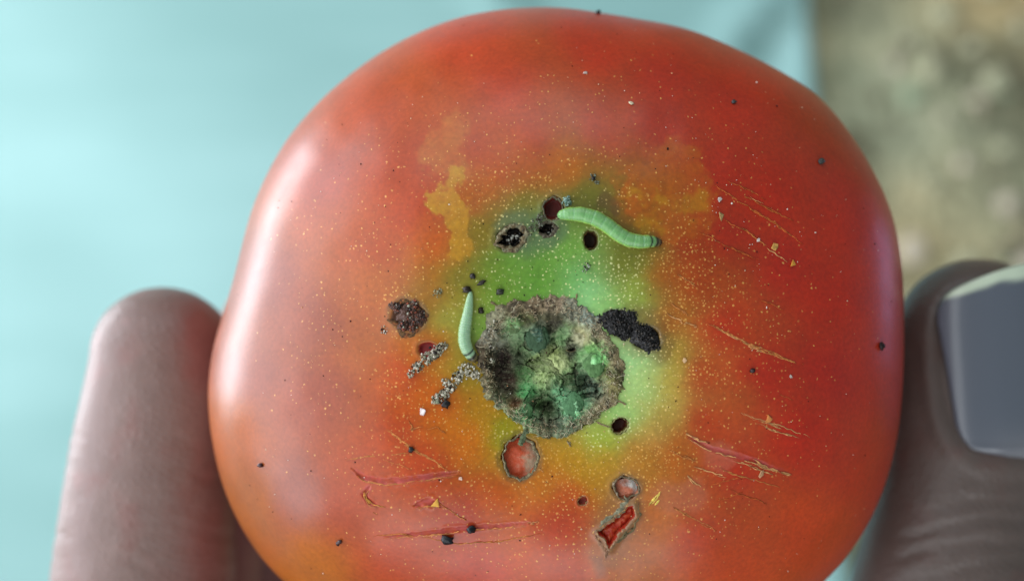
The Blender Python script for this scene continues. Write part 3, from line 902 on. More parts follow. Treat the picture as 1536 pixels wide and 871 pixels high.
def floor_lumps(parent, name, px, py, rx, ry, depth, n, size, cols, seed, mat=None):
    """granules lying in the bottom of a hole, one small mesh"""
    r_ = np.random.default_rng(seed); vs, fs, cs = [], [], []; k = 0
    for i in range(n):
        t = r_.uniform(0, 6.28); q = math.sqrt(r_.uniform(0, 1)) * 0.85
        p = P1(px + rx * q * math.cos(t), py + ry * q * math.sin(t), -depth + r_.uniform(0, 0.25))
        s = r_.uniform(*size)
        v = ICOV * (1 + r_.uniform(-.3, .3, (12, 1))) * s * r_.uniform(.7, 1.3, 3) + p
        vs.append(v); fs.append(ICOF + k); k += 12
        cs.append(np.tile(lin(cols[r_.integers(len(cols))]), (12, 1)))
    return mesh_np(name, np.concatenate(vs), np.concatenate(fs), mat or M_FRASS, parent, color=np.concatenate(cs))


BR = [(64, 52, 38), (112, 98, 72), (84, 70, 48), (148, 140, 112), (92, 92, 72)]
h1 = crust_ring('bore_hole_rim', 768, 357, 23, 17, -20, 7, 0.32, BR, 200, 'crusted brown rim of the black hole holding white granules', rag=0.18)
floor_lumps(h1, 'hole_granules', 770, 358, 20, 14, 1.0, 46, (0.07, 0.2), [(30, 24, 18), (22, 18, 14), (40, 30, 22), (190, 190, 180), (54, 40, 28)], 201)
h2 = crust_ring('bore_hole_rim', 821, 344, 13, 10, -10, 5, 0.26, [(94, 90, 76), (66, 56, 44), (120, 122, 104)], 205, 'grey rim of the small hole beneath the red one')
floor_lumps(h2, 'hole_granules', 821, 344, 11, 8, 0.8, 20, (0.06, 0.14), [(26, 20, 16), (46, 34, 24), (200, 200, 190), (30, 22, 16)], 206)
h3 = crust_ring('bore_hole_rim', 830, 313, 15, 17, 20, 2.4, 0.14, [(120, 108, 78), (86, 86, 70), (108, 70, 44)], 210, 'thin rim of the red hole at the caterpillar tail')
h4 = crust_ring('bore_hole_rim', 886, 360, 11, 14, 0, 1.4, 0.07, [(96, 74, 36), (60, 44, 22), (130, 120, 70)], 215, 'clean rim of the brown hole under the caterpillar')
h5 = crust_ring('bore_hole_rim', 930, 638, 13, 11, -25, 1.2, 0.06, [(90, 60, 34), (150, 150, 100), (120, 104, 66)], 220, 'thin edge of the dark red hole below the stem scar')
h6 = crust_ring('bore_hole_rim', 780, 685, 27, 31, 0, 2.8, 0.22, [(170, 160, 130), (70, 60, 44), (140, 130, 100), (96, 84, 60)], 225, 'curled pale skin edge of the large round hole')
h7 = crust_ring('bore_hole_rim', 939, 731, 19, 16, 0, 3.0, 0.2, [(120, 104, 80), (96, 80, 58), (150, 136, 116)], 230, 'whitish rim of the dimple above the torn slit')
h8 = crust_ring('bore_hole_rim', 613, 473, 25, 21, 20, 7, 0.3, [(74, 52, 36), (120, 90, 58), (56, 42, 32), (150, 90, 52)], 235, 'rough brown rim of the wound beside the small larva', rag=0.45)
h10 = crust_ring('bore_hole_rim', 874, 751, 8, 6, -30, 1.2, 0.06, [(150, 120, 80), (110, 80, 50)], 240, 'tiny tan rim beside the torn slit')
# moulded flesh visible inside the large hole and the dimple
for (a, b, rx, ry, dep, c0, c1, nm, hp) in ((780, 686, 25, 29, 0.75, (196, 78, 40), (176, 150, 124), 'exposed_flesh', h6), (939, 732, 17, 14, 0.5, (172, 96, 68), (190, 186, 180), 'exposed_flesh', h7)):
    na, nr = 60, 16
    t = np.linspace(0, 2 * math.pi, na, endpoint=False); q = np.linspace(0.02, 1, nr)
    U = a + rx * q[:, None] * np.cos(t)[None]; V_ = b + ry * q[:, None] * np.sin(t)[None]
    x, y, z = P(U, V_)
    h = -dep + 0.35 * np.exp(-(((U - a - 6) / rx) ** 2 + ((V_ - b - 4) / ry) ** 2) * 2) + 0.12 * fbm(U / 6, V_ / 6, seed=250)
    m_ = sstep(0.42, 0.95, 0.5 + 0.55 * ((U - a) / rx * 0.8 - (V_ - b) / ry * (-0.1 if rx > 20 else 0.55)) + 0.3 * fbm(U / 7, V_ / 7, seed=251))
    cc = lin(c0) * (1 - m_[..., None]) + lin(c1) * m_[..., None]
    mesh_np(nm, np.stack([x, y, z + h], -1).reshape(-1, 3), grid_faces(nr, na), M_PULP, hp, color=cc.reshape(-1, 3))


_gu, _gv = np.meshgrid(np.linspace(886, 960, 90), np.linspace(750, 828, 90))
_x, _y, _z = P(_gu, _gv)
_td, _ = seg_dist(_gu, _gv, TEAR + TEAR[:1])
_in = in_poly(_gu, _gv, TEAR)
_h = np.where(_in, -0.34, -1.4) + 0.16 * fbm(_gu / 7, _gv / 7, seed=261, octaves=4) - 0.35 * np.exp(-(_td / 4.0) ** 2)
_m = sstep(0.1, 0.6, fbm(_gu / 5, _gv / 5, seed=262) + 0.2)
_c = lin((164, 42, 20)) * (1 - _m[..., None]) + lin((184, 74, 40)) * _m[..., None]
_pulp = mesh_np('exposed_flesh', np.stack([_x, _y, _z + _h], -1).reshape(-1, 3), grid_faces(90, 90, False)[:, ::-1], M_PULP, TOM, color=_c.reshape(-1, 3))
_pulp['label'] = 'wet red flesh inside the torn slit'


# ---------------- strips of cork: scratches and lifted skin edges
def strands(name, poly, n, spread, wpx, col, seed, label=None, lift=0.05, parent=TOM, taper=True, jitter=1.2, breaks=0.25, mat=None):
    r_ = np.random.default_rng(seed)
    pl = np.array(poly, float)
    seg = np.r_[0, np.cumsum(np.hypot(*np.diff(pl, axis=0).T))]
    L = seg[-1]
    vs, fs, cs = [], [], []; k = 0
    for s in range(n):
        a, b = sorted(r_.uniform(0, 1, 2)) if s > 0 else (0, 1)
        if b - a < 0.2: b = min(1, a + 0.3)
        m = max(6, int((b - a) * L / 2.2))
        t = np.linspace(a, b, m)
        off = r_.normal(0, spread) if s else 0
        u = np.interp(t * L, seg, pl[:, 0]); v = np.interp(t * L, seg, pl[:, 1])
        du = np.gradient(u); dv = np.gradient(v); ln = np.hypot(du, dv) + 1e-6
        nu, nv = -dv / ln, du / ln
        env = np.sin(np.clip(t, 0, 1) * math.pi) ** 0.5
        o = off * env + jitter * vnoise(t * L / 7, t * 0 + s * 3.1, seed=seed + s) + 0.5 * jitter * vnoise(t * L / 2.5, t * 0 + s, seed=seed + 50 + s)
        u = u + nu * o; v = v + nv * o
        wd = wpx * r_.uniform(0.55, 1.1) * (0.65 + 0.7 * np.abs(vnoise(t * L / 4.5, t * 0 + s, seed=seed + 80 + s)))
        if taper: wd = wd * np.clip(np.minimum(np.linspace(0, 1, m), np.linspace(1, 0, m)) * 6 + 0.1, 0, 1)
        gap = vnoise(t * L / 9, t * 0 + s * 7, seed=seed + 120 + s) < (-1 + 2 * breaks * 0.6)
        lft = lift * (0.6 + 0.6 * np.abs(vnoise(t * L / 5, t * 0 + s, seed=seed + 150)))
        x, y, z = P(np.r_[u - nu * wd, u, u + nu * wd], np.r_[v - nv * wd, v, v + nv * wd])
        z = z.reshape(3, m); z[1] += lft; z[0] -= 0.02; z[2] -= 0.02; z += 0.02
        V = np.stack([x.reshape(3, m), y.reshape(3, m), z], -1)
        vs.append(V.reshape(-1, 3))
        for i in range(m - 1):
            if gap[i]: continue
            for q in (0, 1):
                fs.append((k + q * m + i, k + q * m + i + 1, k + (q + 1) * m + i + 1, k + (q + 1) * m + i))
        cc = lin(col)[None] * (1 + 0.45 * vnoise(t * L / 3, t * 0, seed=seed + 9 + s))[:, None]
        cs.append(np.tile(cc, (3, 1))); k += 3 * m
    o = mesh_np(name, np.concatenate(vs), np.array(fs), mat or M_CORK, parent, color=np.concatenate(cs))
    if label: o['label'] = label
    return o


TAN = (190, 120, 62); PALE = (204, 150, 96); ORA = (184, 92, 40)
SCR = [([(1068, 276), (1100, 296), (1135, 318), (1165, 338), (1205, 366)], 3, 2.0, 1.0, ORA),
       ([(1105, 288), (1130, 301), (1160, 316), (1190, 332)], 2, 1.5, 0.9, ORA),
       ([(1048, 348), (1080, 364), (1110, 378), (1138, 390)], 2, 0.8, 1.0, ORA),
       ([(1112, 341), (1130, 354), (1150, 368)], 2, 1.0, 0.9, TAN),
       ([(1006, 455), (1020, 463), (1032, 474)], 3, 2.0, 0.9, TAN),
       ([(1060, 485), (1085, 496), (1110, 508), (1140, 522), (1170, 534), (1205, 547)], 5, 2.4, 1.1, TAN),
       ([(1138, 448), (1155, 455), (1175, 465)], 2, 1.2, 0.7, ORA),
       ([(1120, 487), (1138, 497)], 1, 1, 0.7, ORA),
       ([(1108, 618), (1135, 628), (1165, 637), (1190, 646), (1216, 655)], 5, 2.4, 1.1, PALE),
       ([(1026, 646), (1040, 656), (1062, 664)], 3, 2.5, 0.9, PALE),
       ([(1130, 688), (1150, 700), (1188, 712)], 4, 2.5, 1.0, PALE),
       ([(1005, 674), (1030, 688), (1050, 694)], 3, 1.6, 0.8, TAN),
       ([(1080, 702), (1110, 714), (1140, 722), (1170, 731)], 2, 1.2, 0.8, TAN),
       ([(1064, 727), (1090, 720), (1115, 716)], 1, 1, 0.8, ORA),
       ([(1030, 710), (1040, 722), (1052, 730)], 3, 2.5, 0.9, PALE),
       ([(1010, 760), (1035, 774), (1062, 788), (1075, 796)], 3, 1.6, 0.8, TAN),
       ([(554, 620), (575, 638), (600, 658), (625, 678), (650, 690), (675, 708)], 4, 2.0, 1.0, TAN),
       ([(518, 690), (550, 684), (585, 682), (615, 678)], 2, 1.2, 0.8, TAN),
       ([(575, 690), (600, 697), (618, 705)], 1, 1, 0.7, TAN),
       ([(655, 752), (675, 766), (700, 780)], 2, 1.2, 0.8, TAN),
       ([(612, 630), (620, 640), (614, 645), (635, 640)], 2, 2.0, 0.8, TAN),
       ([(640, 645), (655, 640), (668, 650)], 2, 2.0, 0.7, TAN),
       ([(560, 803), (600, 800), (640, 806), (690, 815), (750, 812), (812, 800)], 3, 1.6, 0.8, TAN),
       ([(810, 702), (816, 712), (820, 724)], 2, 1.0, 0.7, PALE),
       ([(790, 784), (808, 782)], 2, 1.5, 0.8, PALE),
       ([(972, 760), (982, 748), (990, 736)], 6, 4.0, 1.3, (214, 190, 90)),
       ([(1075, 752), (1095, 745), (1115, 737)], 1, 1, 0.7, ORA),
       ([(556, 764), (566, 772)], 1, 1, 0.8, TAN),
       ([(1090, 270), (1120, 284), (1150, 300)], 2, 1.0, 0.6, ORA), ([(1125, 296), (1145, 306)], 2, 1.6, 0.9, PALE), ([(1085, 330), (1110, 342), (1136, 356)], 2, 1.2, 0.6, ORA),
       ([(1150, 372), (1168, 384), (1182, 392)], 2, 1.2, 0.8, PALE), ([(1016, 412), (1030, 420), (1044, 430)], 2, 1.2, 0.8, TAN), ([(1000, 470), (1024, 482), (1046, 490)], 3, 2.4, 0.8, PALE),
       ([(1075, 494), (1110, 510), (1150, 530)], 3, 2.6, 0.8, PALE), ([(1130, 632), (1160, 644), (1200, 656)], 3, 2.2, 0.8, PALE), ([(1040, 700), (1062, 706), (1090, 716)], 2, 1.5, 0.7, PALE),
       ([(1100, 690), (1130, 700), (1160, 712)], 3, 2.4, 0.8, PALE), ([(1095, 735), (1120, 744), (1150, 755)], 2, 1.2, 0.7, ORA), ([(1168, 590), (1190, 600)], 1, 1, 0.6, ORA)]
for i, (pl, n, sp, wd, c) in enumerate(SCR):
    strands('scratch', pl, n, sp, wd, c, 300 + 13 * i)
# lifted edges of the slits
for i, (pl, hw, dep) in enumerate(SLITS):
    off = [(a, b + hw * 1.0) for a, b in pl]
    strands('lifted_skin_edge', off, 2, 1.2, 1.0, (196, 128, 70) if i != 4 else PALE, 900 + i * 11, lift=0.08)
strands('lifted_skin_edge', [(546, 736), (550, 748), (560, 756), (578, 760)], 2, 0.8, 1.2, (206, 150, 66), 990, lift=0.12)
# grey curled rims of the torn slit
for i, (pl, wd) in enumerate((([(889, 797), (905, 784), (925, 768), (940, 752), (938, 742)], 5.5), ([(957, 752), (960, 772), (950, 792), (935, 804), (916, 822)], 4.5),
                              ([(893, 802), (902, 815), (910, 826), (908, 838)], 4.5))):
    strands('torn_skin_rim', pl, 3, 1.8, wd, [(122, 118, 96), (104, 92, 66), (150, 112, 88)][i], 1000 + 7 * i, lift=0.26, breaks=0.0, mat=M_CRUST, jitter=1.6)


strands('cork_strip', [(790, 640), (786, 650), (783, 660), (780, 668)], 4, 2.0, 4.5, (96, 108, 80), 1060, lift=0.25, breaks=0.0, mat=M_CRUST, jitter=1.5)
for i, (a, b) in enumerate(((( 925, 600), (940, 606)), ((893, 632), (915, 640)), ((748, 462), (736, 452)), ((862, 452), (866, 440)), ((715, 545), (704, 540)), ((850, 660), (856, 670)))):
    strands('cork_strip', [a, b], 3, 1.2, 1.3, (140, 122, 92), 1070 + 5 * i, lift=0.14, breaks=0.0, mat=M_CRUST)


# small chips of dried skin stuck to the surface
def chip(name, px, py, r, col, seed, sides=5, thick=0.12, tilt=0.25, asp=1.0, rot=None, mat=None, parent=None):
    r_ = np.random.default_rng(seed)
    n = SN(px, py) + r_.normal(0, tilt, 3) * np.array([1, 1, 0]); n /= np.linalg.norm(n)
    t, b, n = frame_from(n)
    c = P1(px, py) + n * (thick * 0.5 + 0.03)
    rm = r * S * 0.86
    a0 = r_.uniform(0, 6.28) if rot is None else rot
    an = a0 + np.sort(r_.uniform(0, 2 * math.pi / sides * 0.7, sides) + np.arange(sides) * 2 * math.pi / sides)
    out = np.stack([np.cos(an), asp * np.sin(an)], -1) * rm * r_.uniform(.75, 1.15, (sides, 1))
    ca, sa = math.cos(a0), math.sin(a0)
    out = out @ np.array([[ca, sa], [-sa, ca]])
    vs = []
    for k, (s, h) in enumerate(((0.8, -0.5), (1.0, 0.0), (0.78, 0.45))):
        for p in out:
            vs.append(c + (t * p[0] + b * p[1]) * s + n * thick * (h + 0.15 * r_.normal()))
    vs.append(c + n * thick * 0.62); vs.append(c - n * thick * 0.5)
    f = []
    for k in range(2):
        for i in range(sides):
            j = (i + 1) % sides
            f.append((k * sides + i, k * sides + j, (k + 1) * sides + j, (k + 1) * sides + i))
    for i in range(sides):
        j = (i + 1) % sides
        f.append((2 * sides + i, 2 * sides + j, 3 * sides)); f.append((j, i, 3 * sides + 1))
    cc = lin(col)[None] * (1 + 0.18 * r_.normal(size=(len(vs), 1)))
    return mesh_np(name, np.array(vs), f, mat or M_CRUST, parent, color=np.clip(cc, 0.004, 1), smooth=False)


for (px, py, r, c, sd, sides, asp) in ((1162, 370, 7, (196, 150, 80), 1, 5, 1.0), (1188, 395, 8.5, (206, 146, 62), 2, 3, 1.0), (1079, 325, 8, (170, 140, 92), 3, 3, 1.0),
                                      (1152, 628, 6.5, (200, 128, 70), 4, 4, 1.0), (1142, 710, 7.5, (186, 140, 104), 5, 5, 0.6), (653, 754, 8, (206, 156, 70), 6, 3, 1.0)):
    chip('skin_flap', px, py, r, c, 1100 + sd, sides, asp=asp, parent=TOM)


# ------------------------------------------------------------------ caterpillars
def caterpillar(name, pts, rads, lift, base, belly, seg, label, seed, pale=0.0, head_dark=True, squash=0.85):
    """pts along the body in px, tail first; rads in px; one continuous skin"""
    pts = np.array(pts, float); rads = np.array(rads, float)
    s = np.r_[0, np.cumsum(np.hypot(*np.diff(pts, axis=0).T))]
    nr, na = 230, 28
    t = np.linspace(0, 1, nr)
    # smooth curve through the points
    def cr(vals, tt):
        q = np.interp(tt * s[-1], s, vals)
        k = np.exp(-0.5 * (np.arange(-16, 17) / 6.0) ** 2); k /= k.sum()
        pad = np.r_[2 * q[0] - q[1:17][::-1], q, 2 * q[-1] - q[-17:-1][::-1]]
        return np.convolve(pad, k, 'valid')
    u = cr(pts[:, 0], t); v = cr(pts[:, 1], t)
    r = np.interp(t * s[-1], s, rads)
    k = np.exp(-0.5 * (np.arange(-8, 9) / 3.0) ** 2); k /= k.sum()
    r = np.convolve(np.r_[[r[0]] * 8, r, [r[-1]] * 8], k, 'valid')
    cap0 = np.sqrt(np.clip(1 - (1 - np.clip(t * s[-1] / (rads[0] * 1.0), 0, 1)) ** 2, 0, 1)); cap1 = np.sqrt(np.clip(1 - (1 - np.clip((1 - t) * s[-1] / (rads[-1] * 1.0), 0, 1)) ** 2, 0, 1))
    r = 0.77 * r * np.maximum(cap0, 0.05) * np.maximum(cap1, 0.05)
    ph = t * seg + 0.22 * np.sin(t * 9.0 + seed) + 0.12 * np.sin(t * 21.0)
    bulge = np.abs(np.sin(ph * math.pi)) ** 0.5
    fine = np.abs(np.sin(ph * 3 * math.pi)) ** 0.7
    rm = r * S * 0.88 * (0.94 + 0.06 * bulge + 0.018 * fine)
    x, y, z = P(u, v)
    c = np.stack([x, y, z + rm * squash * 0.92 + lift * (0.3 + 0.7 * np.sin(t * math.pi))], -1)
    # the body bridges dips instead of following them
    kz = np.exp(-0.5 * (np.arange(-20, 21) / 8.0) ** 2); kz /= kz.sum()
    c[:, 2] = np.convolve(np.r_[[c[0, 2]] * 20, c[:, 2], [c[-1, 2]] * 20], kz, 'valid')
    T = np.gradient(c, axis=0); T /= np.linalg.norm(T, axis=1)[:, None]
    up = np.array([0, 0, 1.0])
    B = np.cross(T, up); B /= np.linalg.norm(B, axis=1)[:, None]
    Nn = np.cross(B, T)
    an = np.linspace(0, 2 * math.pi, na, endpoint=False)
    ca, sa = np.cos(an), np.sin(an)
    sid = np.abs(ca) ** 8
    V = c[:, None] + rm[:, None, None] * ((ca * 1.0)[None, :, None] * B[:, None] + (np.where(sa > 0, sa * squash, sa * squash * 0.9))[None, :, None] * Nn[:, None])
    wob = 0.035 * fbm(np.repeat(t[:, None] * seg * 2.5, na, 1), np.repeat(ca[None], nr, 0) * 2, np.repeat(sa[None], nr, 0) * 2, seed=seed)
    V += wob[..., None] * rm[:, None, None] * ((ca)[None, :, None] * B[:, None] + sa[None, :, None] * Nn[:, None])
    # prolegs: small feet bulging from the underside in each leg-bearing segment
    for ls in (1.5, 3.5, 4.5, 5.5, 6.5, seg - 3.4, seg - 2.5, seg - 1.7):
        g = np.exp(-((ph - ls) / 0.22) ** 2)[:, None] * (np.exp(-((an - 4.25) / 0.25) ** 2) + np.exp(-((an - 5.17) / 0.25) ** 2))[None]
        V += g[..., None] * (rm * 0.35)[:, None, None] * np.array([0, 0, -1.0])
    # colours
    A = np.repeat(sa[None], nr, 0); TT = np.repeat(t[:, None], na, 1); PHS = np.repeat(ph[:, None], na, 1)
    lo = sstep(0.75, 0.1, A)[..., None]
    col = lin(base) * (1 - lo) + lin(belly) * lo
    line = np.exp(-((np.abs(((PHS + 0.5) % 1) - 0.5)) / 0.05) ** 2) * (0.55 + 0.6 * vnoise(PHS * 0.7, A * 1.5, seed=seed + 8))
    col = col * (1 - 0.45 * line[..., None]) + lin((160, 206, 176)) * 0.45 * line[..., None]
    fl = np.exp(-((np.abs(((PHS * 3 + 0.5) % 1) - 0.5)) / 0.10) ** 2)
    col = col * (1 - (0.10 + 0.18 * pale) * fl[..., None])
    dors = np.exp(-((np.repeat(ca[None], nr, 0)) / 0.16) ** 2) * (A > 0)
    col = col * (1 - 0.16 * dors[..., None] * np.array([1.0, 0.5, 0.6]))
    col = col * (1 + 0.14 * fbm(PHS * 2, np.repeat(ca[None], nr, 0) * 2, A * 2, seed=seed + 3))[..., None]
    if head_dark:
        D_ = (1 - TT) * s[-1]
        hd = sstep(13, 9, D_)[..., None]
        col = col * (1 - hd) + lin((146, 128, 84)) * hd
        hd = sstep(6, 4, D_)[..., None]
        col = col * (1 - hd) + lin((112, 78, 48)) * hd
        top = sstep(-0.1, 0.35, A)
        for (d0, wdt, st) in ((17.0, 1.8, 0.95), (9.0, 2.6, 0.97), (2.5, 3.2, 0.85)):
            g = (np.exp(-((D_ - d0 - 2.0 * (np.repeat(ca[None], nr, 0)) ** 2) / wdt) ** 2) * top * st)[..., None]
            col = col * (1 - g) + lin((26, 28, 22)) * g
    o = mesh_np(name, V.reshape(-1, 3), grid_faces(nr, na), M_LARVA, None, color=np.clip(col, 0, 1).reshape(-1, 3))
    import bmesh
    bm = bmesh.new(); bm.from_mesh(o.data); bm.verts.ensure_lookup_table()
    bm.faces.new([bm.verts[i] for i in range(na)]); bm.faces.new([bm.verts[(nr - 1) * na + i] for i in range(na)][::-1])
    bmesh.ops.recalc_face_normals(bm, faces=bm.faces)
    bm.to_mesh(o.data); bm.free()
    o.data.polygons.foreach_set('use_smooth', np.ones(len(o.data.polygons), dtype=bool))
    return tag(o, label, 'caterpillar')


caterpillar('caterpillar', [(836, 324), (850, 321), (872, 322), (893, 328), (910, 338), (926, 351), (942, 360), (960, 363), (976, 362), (993, 364)],
            [7, 12, 14.5, 15, 14.5, 14.5, 14, 13.2, 11.5, 7], 0.05, (122, 172, 108), (156, 194, 78), 12,
            'bright green caterpillar crawling out of the red hole with dark head marks', 1200)
caterpillar('caterpillar', [(706, 436), (705, 447), (703, 462), (700, 480), (697, 497), (697, 512), (701, 525), (708, 534), (716, 540)],
            [3, 6.5, 9, 11, 12.3, 12.6, 12, 10.5, 8], 0.05, (156, 190, 152), (160, 184, 112), 13,
            'small pale whitish larva lying beside the corky stem scar', 1230, pale=1.0)


# ------------------------------------------------------------------ frass, crumbs and flakes resting on the tomato
def clump(name, spots, size, cols, seed, label, cat, heap=0.5, mat=None, flat=0.8, weights=None, mound=0.0):
    """spots: (px, py, radius px, count)"""
    r_ = np.random.default_rng(seed); vs, fs, cs = [], [], []; k = 0
    for (a, b, rad, n) in spots:
        t = r_.uniform(0, 6.28, n); q = np.sqrt(r_.uniform(0, 1, n))
        X, Y, Z = P(a + rad * q * np.cos(t), b + rad * q * np.sin(t))
        if mound > 0:
            d = SPH3V
            kk = 1 + 0.7 * fbm(d[:, 0] * 2 + a, d[:, 1] * 2, d[:, 2] * 2, seed=seed) + 0.5 * fbm(d[:, 0] * 6 + a, d[:, 1] * 6, d[:, 2] * 6, seed=seed + 1)
            v = d * kk[:, None] * rad * S * 0.8 * np.array([1, 1, mound]) + P1(a, b)
            vs.append(v); fs.append(SPH3F + k); k += len(v)
            cs.append(lin(cols[0])[None] * (1 + 0.5 * fbm(d[:, 0] * 5, d[:, 1] * 5, d[:, 2] * 5, seed=seed + 2))[:, None])
        for i in range(n):
            s = r_.uniform(*size) * (1.15 - 0.5 * q[i])
            p = np.array([X[i], Y[i], Z[i] + s * 0.35 + heap * (1 - q[i] ** 2) * r_.uniform(0.2, 1.0)])
            v = ICOV * (1 + r_.uniform(-.35, .35, (12, 1))) * s * r_.uniform(.6, 1.35, 3) * np.array([1, 1, flat])
            ang = r_.uniform(0, 6.28); ca, sa = math.cos(ang), math.sin(ang)
            v = v @ np.array([[ca, sa, 0], [-sa, ca, 0], [0, 0, 1]]) + p
            vs.append(v); fs.append(ICOF + k); k += 12
            c = lin(cols[r_.choice(len(cols), p=weights)]) * r_.uniform(0.75, 1.25)
            cs.append(np.tile(c, (12, 1)))
    o = mesh_np(name, np.concatenate(vs), np.concatenate(fs), mat or M_FRASS, None, color=np.concatenate(cs), smooth=False)
    return tag(o, label, cat)


BLK = [(14, 11, 11), (20, 16, 15), (9, 8, 9), (36, 27, 20), (66, 58, 46)]
clump('frass_clump', [(925, 482, 20, 190), (938, 494, 16, 120), (966, 503, 18, 190), (976, 514, 13, 90), (908, 478, 11, 50), (898, 482, 7, 20), (948, 474, 10, 40), (985, 520, 6, 14), (955, 488, 8, 30), (938, 470, 8, 24)],
      (0.04, 0.15), BLK, 1300, 'wet black frass clump spilling from the edge of the stem scar', 'frass', heap=0.36, mound=0.14,
      weights=[.34, .26, .2, .13, .07])
clump('frass_clump', [(614, 468, 17, 120), (630, 476, 12, 70), (598, 461, 8, 40), (606, 488, 9, 50), (620, 490, 9, 40), (590, 458, 6, 14), (622, 455, 7, 20)], (0.05, 0.16),
      [(78, 48, 34), (48, 34, 28), (120, 60, 40), (34, 26, 24), (150, 150, 132), (140, 66, 40)], 1310,
      'reddish brown frass clump in the wound nearest the orange side', 'frass', heap=0.45, mound=0.3, weights=[.3, .25, .16, .15, .06, .08])
GRY = [(176, 170, 150), (140, 134, 112), (206, 200, 184), (96, 88, 74), (40, 34, 32), (120, 126, 104)]
clump('crumb_clump', [(652, 528, 11, 60), (664, 520, 8, 34), (640, 537, 10, 46), (626, 550, 9, 40), (617, 560, 6, 18)], (0.06, 0.19), GRY, 1320,
      'grey white crumbs heaped across the small red wound', 'crumbs', heap=0.4, mat=M_CRUST, weights=[.26, .22, .2, .14, .08, .1])
clump('crumb_clump', [(700, 556, 14, 60), (686, 566, 10, 46), (676, 580, 9, 46), (667, 590, 8, 40), (656, 598, 8, 34), (652, 600, 5, 12), (668, 572, 6, 18), (714, 560, 9, 30)],
      (0.06, 0.2), GRY, 1330, 'chain of whitish crumbs under the small larva, reaching the scar', 'crumbs', heap=0.4, mat=M_CRUST, weights=[.28, .2, .26, .1, .08, .08])
clump('crumb_clump', [(737, 492, 9, 40), (732, 505, 7, 30), (742, 482, 6, 18), (738, 520, 5, 16), (738, 540, 5, 14)], (0.05, 0.16), GRY, 1340,
      'whitish crumbs caught on the corky ring beside the small larva', 'crumbs', heap=0.5, mat=M_CRUST)
clump('crumb_clump', [(850, 303, 7, 30), (853, 298, 5, 14)], (0.07, 0.17), [(120, 150, 138), (96, 124, 114), (150, 176, 164)], 1350,
      'teal grey crumb on the rim of the red hole', 'crumbs', heap=0.4, mat=M_CRUST)
clump('crumb_clump', [(806, 335, 10, 36), (800, 345, 8, 22), (812, 325, 7, 20), (790, 350, 8, 14)], (0.05, 0.13), [(96, 96, 84), (70, 62, 50), (128, 132, 116), (48, 40, 32)], 1360,
      'grey crumbs between the two dark holes above the scar', 'crumbs', heap=0.3, mat=M_CRUST)
clump('crumb_clump', [(576, 494, 6, 16), (579, 497, 4, 8)], (0.05, 0.13), [(196, 190, 178), (150, 144, 130), (40, 30, 28)], 1370,
      'small whitish crumbs below the reddish brown frass', 'crumbs', heap=0.2, mat=M_CRUST)
clump('crumb_clump', [(657, 440, 8, 22)], (0.06, 0.15), [(150, 146, 116), (120, 116, 88)], 1372, 'dull tan crumbs just above the wound beside the larva tip', 'crumbs', heap=0.2, mat=M_CRUST)
clump('crumb_clump', [(881, 400, 7, 18), (878, 406, 4, 6)], (0.05, 0.14), [(120, 126, 112), (60, 56, 48), (160, 168, 150)], 1374, 'grey crumb pile on the pale green shoulder above the scar', 'crumbs', heap=0.25, mat=M_CRUST)
clump('crumb_clump', [(889, 265, 6, 14), (895, 271, 5, 8)], (0.05, 0.13), [(140, 150, 130), (90, 92, 78)], 1376, 'pale grey crumbs above the green caterpillar', 'crumbs', heap=0.2, mat=M_CRUST)


def pellet(px, py, rx, ry, rot, col, seed, label, name='frass_pellet', cat='frass', mat=None, rough=0.42):
    d = SPH1V
    k = 0.85 + 1.7 * rough * fbm(d[:, 0] * 1.7 + seed, d[:, 1] * 1.7, d[:, 2] * 1.7, seed=seed) + 0.35 * vnoise(d[:, 0] * 3.1, d[:, 1] * 3.1, d[:, 2] * 3.1, seed=seed + 1)
    c, s = math.cos(rot), math.sin(rot)
    v = d * k[:, None] * np.array([rx, ry, min(rx, ry) * 0.8]) * S * 0.87
    v = v @ np.array([[c, s, 0], [-s, c, 0], [0, 0, 1]])
    t, b, n = frame_from(SN(px, py))
    Rm = np.stack([np.array([1, 0, -n[0]]), np.array([0, 1, -n[1]]), n])
    v = v @ Rm + P1(px, py) + n * min(rx, ry) * 0.8 * S * 0.87 * 0.75
    cc = lin(col)[None] * (1 + 0.3 * vnoise(d[:, 0] * 4, d[:, 1] * 4, d[:, 2] * 4, seed=seed + 2))[:, None]
    o = mesh_np(name, v, SPH1F, mat or M_FRASS, None, color=np.clip(cc, 0.003, 1), smooth=False)
    return tag(o, label, cat)


